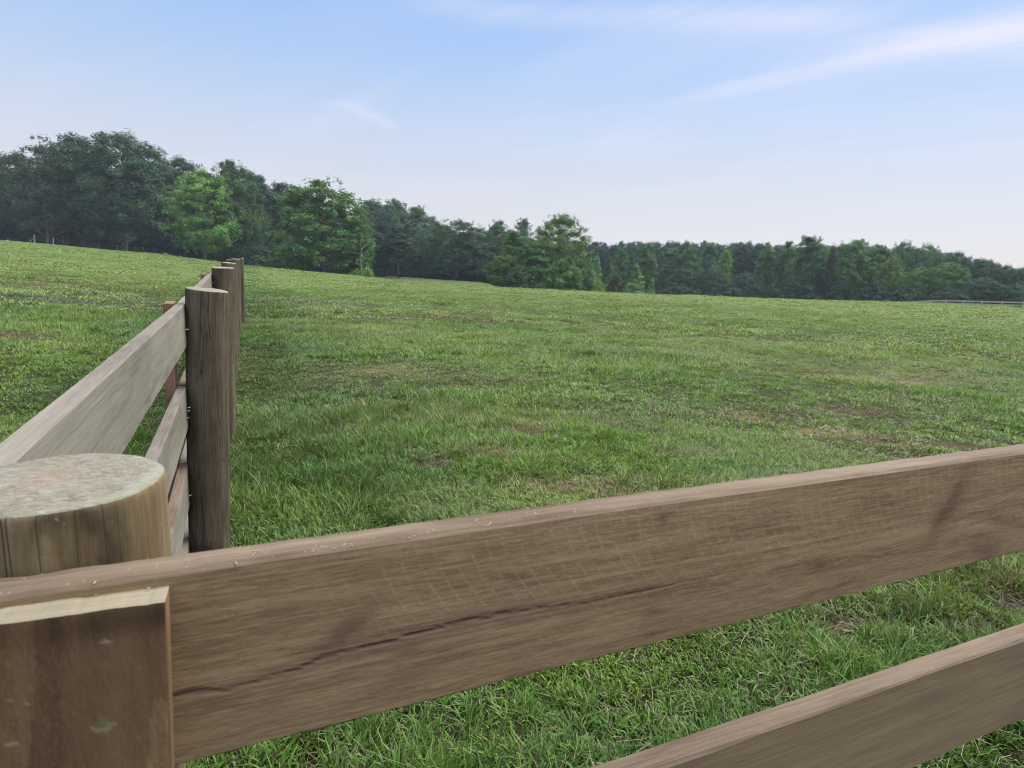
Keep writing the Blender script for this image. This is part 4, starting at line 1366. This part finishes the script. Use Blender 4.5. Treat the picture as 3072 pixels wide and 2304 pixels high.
# posts and wire along the left wood
wf = None
for k, (px, yt, yb, w) in enumerate(((93, 703, 722, .12), (109, 700, 726, .22), (165, 710, 732, .2), (195, 716, 735, .1), (355, 735, 752, .1), (378, 736, 754, .1), (410, 738, 758, .1), (432, 740, 760, .1), (300, 728, 748, .1), (250, 722, 742, .1))):
    Z = 100.0; x, y = base_xy(px, Z); gz = float(terrain(x, y)); top = gz + (yb - yt) * Z / F
    if wf is None:
        wf = tag(empty('wire_fence', (x, y, gz)), 'old wire fence with grey wooden posts and a diagonal brace below the left wood', 'fence')
        wpts = []
    V = []; Fc = []
    tube(V, Fc, [(0, 0, -.2), (0.0, 0, (top - gz) * .5), (.02, 0, top - gz)], [w * .5, w * .48, w * .45], 8)
    link('fence_post', mesh_from('wire_post', V, Fc), M_pale if w > .15 else M_bark, wf, local(wf, (x, y, gz)))
    wpts.append((px, Vector((x, y, gz)), top - gz))
wpts.sort(key=lambda q: q[0])
V = []; Fc = []
for (a, b) in zip(wpts[:-1], wpts[1:]):
    for f in (.45, .8):
        p = local(wf, a[1] + Vector((0, 0, a[2] * f))); q = local(wf, b[1] + Vector((0, 0, b[2] * f)))
        tube(V, Fc, [p, q], [.012, .012], 4)
link('wire', mesh_from('wire', V, Fc), M_bark, wf)
p = local(wf, wpts[0][1] + Vector((0, 0, .25))); q = local(wf, wpts[1][1] + Vector((0, 0, wpts[1][2] * .6)))
V = []; Fc = []; tube(V, Fc, [p, q], [.06, .06], 6)
link('brace', mesh_from('brace', V, Fc), M_pale, wf)

# ------------------------------------------------------------------ morning haze
mt_h, g = material('morning_air')
pv = g.new('ShaderNodeVolumePrincipled')
pv.inputs['Color'].default_value = (.70, .83, 1.0, 1); pv.inputs['Density'].default_value = .0003
pv.inputs['Anisotropy'].default_value = 0.0
g.out(pv.outputs[0], vol=True)
hx, hy, hz0, hz1 = 350, 350, -11.0, 27.0
V = [(x, y, z) for z in (hz0, hz1) for (x, y) in ((-hx, -hy), (hx, -hy), (hx, hy), (-hx, hy))]
haze = link('haze', mesh_from('haze', V, [(3, 2, 1, 0), (4, 5, 6, 7), (0, 1, 5, 4), (1, 2, 6, 5), (2, 3, 7, 6), (3, 0, 4, 7)]), mt_h)
tag(haze, 'thin bluish morning haze over the field and the far woods', 'haze', kind='stuff')

# ------------------------------------------------------------------ sky and light
SUN_EL, SUN_HEAD = math.radians(55), math.radians(84)   # heading clockwise from +Y
world = bpy.data.worlds.new('World'); scene.world = world; world.use_nodes = True
g = NT(world.node_tree)
sky = g.new('ShaderNodeTexSky', sky_type='NISHITA'); sky.sun_disc = False
sky.sun_elevation = SUN_EL; sky.sun_rotation = SUN_HEAD
sky.air_density = 1.0; sky.dust_density = 1.2; sky.ozone_density = 1.6; sky.altitude = 200
tc = g.new('ShaderNodeTexCoord').outputs['Generated']
d = g.vmath('NORMALIZE', tc)[0]
dx, dy, dz = g.sep(d)
SK = 0.1
def nrm(v): return v / np.linalg.norm(v)
zc = g.math('MAXIMUM', dz, .02)
# high thin cloud sheet: project the direction on a plane so that streaks run to the horizon
plane = g.comb(g.math('DIVIDE', dx, g.math('ADD', zc, .12)), g.math('DIVIDE', dy, g.math('ADD', zc, .12)), 0.0)
def pl(p):
    q = nrm(ray(*p)); return np.array([q[0], q[1]]) / (max(q[2], .02) + .12)
q0, q1 = pl((2014, 299)), pl((2986, 97)); fang = math.atan2(q1[1] - q0[1], q1[0] - q0[0])
plane = g.mapping(plane, rot=(0, 0, -fang))
veil = g.noise(g.mapping(plane, (.45, 1.5, 1), (1.7, .4, 0)), 1.0, 6, .55, .6)
wis = g.noise(g.mapping(plane, (.9, 5.5, 1), (4, 2, 0)), 1.0, 9, .68, .7)
def band(p0, p1, w0, w1, amp, fade0, fade1):
    a, b = nrm(ray(*p0)), nrm(ray(*p1)); nn = nrm(np.cross(a, b)); al = nrm(b - a * (a @ b))
    off = g.vmath('DOT_PRODUCT', d, tuple(nn)); off = off[1]
    t = g.vmath('DOT_PRODUCT', d, tuple(al))[1]
    tt = float(al @ b)
    wv = g.rng(t, 0.0, tt, w0, w1, False)
    jig = g.math('MULTIPLY', g.math('SUBTRACT', veil, .5), .05)
    q = g.math('DIVIDE', g.math('ADD', off, jig), wv)
    m = g.math('EXPONENT', g.math('MULTIPLY', g.math('MULTIPLY', q, q), -1.0))
    m = g.math('MULTIPLY', m, g.rng(t, fade0 * tt, fade1 * tt))
    front = g.rng(g.vmath('DOT_PRODUCT', d, tuple(a))[1], .1, .3)
    return g.math('MULTIPLY', g.math('MULTIPLY', m, front), amp)
wsoft = g.rng(wis, .30, .68, .35, 1.0)
b1 = g.math('MULTIPLY', band((2014, 299), (2986, 97), .009, .021, .68, -.2, .45), g.rng(wis, .28, .62, .62, 1.0))
b2 = g.math('MULTIPLY', band((1300, 15), (1900, 55), .016, .020, .42, -.3, .3), wsoft)
b3 = g.math('MULTIPLY', band((960, 305), (1130, 352), .005, .007, .40, -.2, .5), g.math('MULTIPLY', wsoft, g.rng(g.vmath('DOT_PRODUCT', d, tuple(nrm(ray(1050, 330))))[1], .9965, .9990)))
b4 = g.math('MULTIPLY', band((1500, 420), (2900, 400), .05, .09, .22, -.4, .4), g.rng(wis, .35, .7))
cl = g.math('ADD', g.math('ADD', b1, b2), g.math('ADD', b3, b4))
cl = g.math('ADD', cl, g.math('MULTIPLY', g.rng(veil, .42, .72), .20))
cl = g.math('MINIMUM', cl, .92)
base = g.vmath('SCALE', sky.outputs[0]); base[0].node.inputs['Scale'].default_value = SK; base = base[0]
# summer haze whitening the low sky
c = g.ramp(dz, [(0.0, (.515, .478, .492)), (.11, (.482, .478, .525)), (.19, (.415, .472, .585)), (.28, (.312, .428, .635)), (.38, (.228, .37, .635)), (.55, (.22, .38, .70))])
c = g.mix(.18, c, base)
c = g.mix(cl, c, (.56, .565, .66))
# unseen bright overcast added overhead as fill light on the grass
c = g.mix(g.math('MULTIPLY', g.rng(dz, .45, .8), .85), c, (1.35, 1.38, 1.42))
bg = g.new('ShaderNodeBackground'); g.l.new(c, bg.inputs[0]); bg.inputs[1].default_value = 1.0
g.out(bg.outputs[0], 'ShaderNodeOutputWorld')

sun_d = bpy.data.lights.new('sun', 'SUN'); sun_d.energy = 4.8; sun_d.angle = math.radians(80); sun_d.color = (1.0, .93, .82)
sun = bpy.data.objects.new('sun', sun_d); COL.objects.link(sun)
dv = Vector((math.sin(SUN_HEAD) * math.cos(SUN_EL), math.cos(SUN_HEAD) * math.cos(SUN_EL), math.sin(SUN_EL)))
sun.rotation_euler = dv.to_track_quat('Z', 'Y').to_euler()
sun.location = dv * 50

# ------------------------------------------------------------------ render settings
scene.render.engine = 'CYCLES'
scene.cycles.use_denoising = True
scene.cycles.use_adaptive_sampling = False

scene.cycles.max_bounces = 6
scene.cycles.diffuse_bounces = 3
scene.cycles.transmission_bounces = 3
scene.cycles.transparent_max_bounces = 4
scene.view_settings.view_transform = 'Standard'
scene.view_settings.look = 'None'
scene.view_settings.exposure = 0.6
scene.view_settings.gamma = 1.0
scene.cycles.filter_width = 1.0
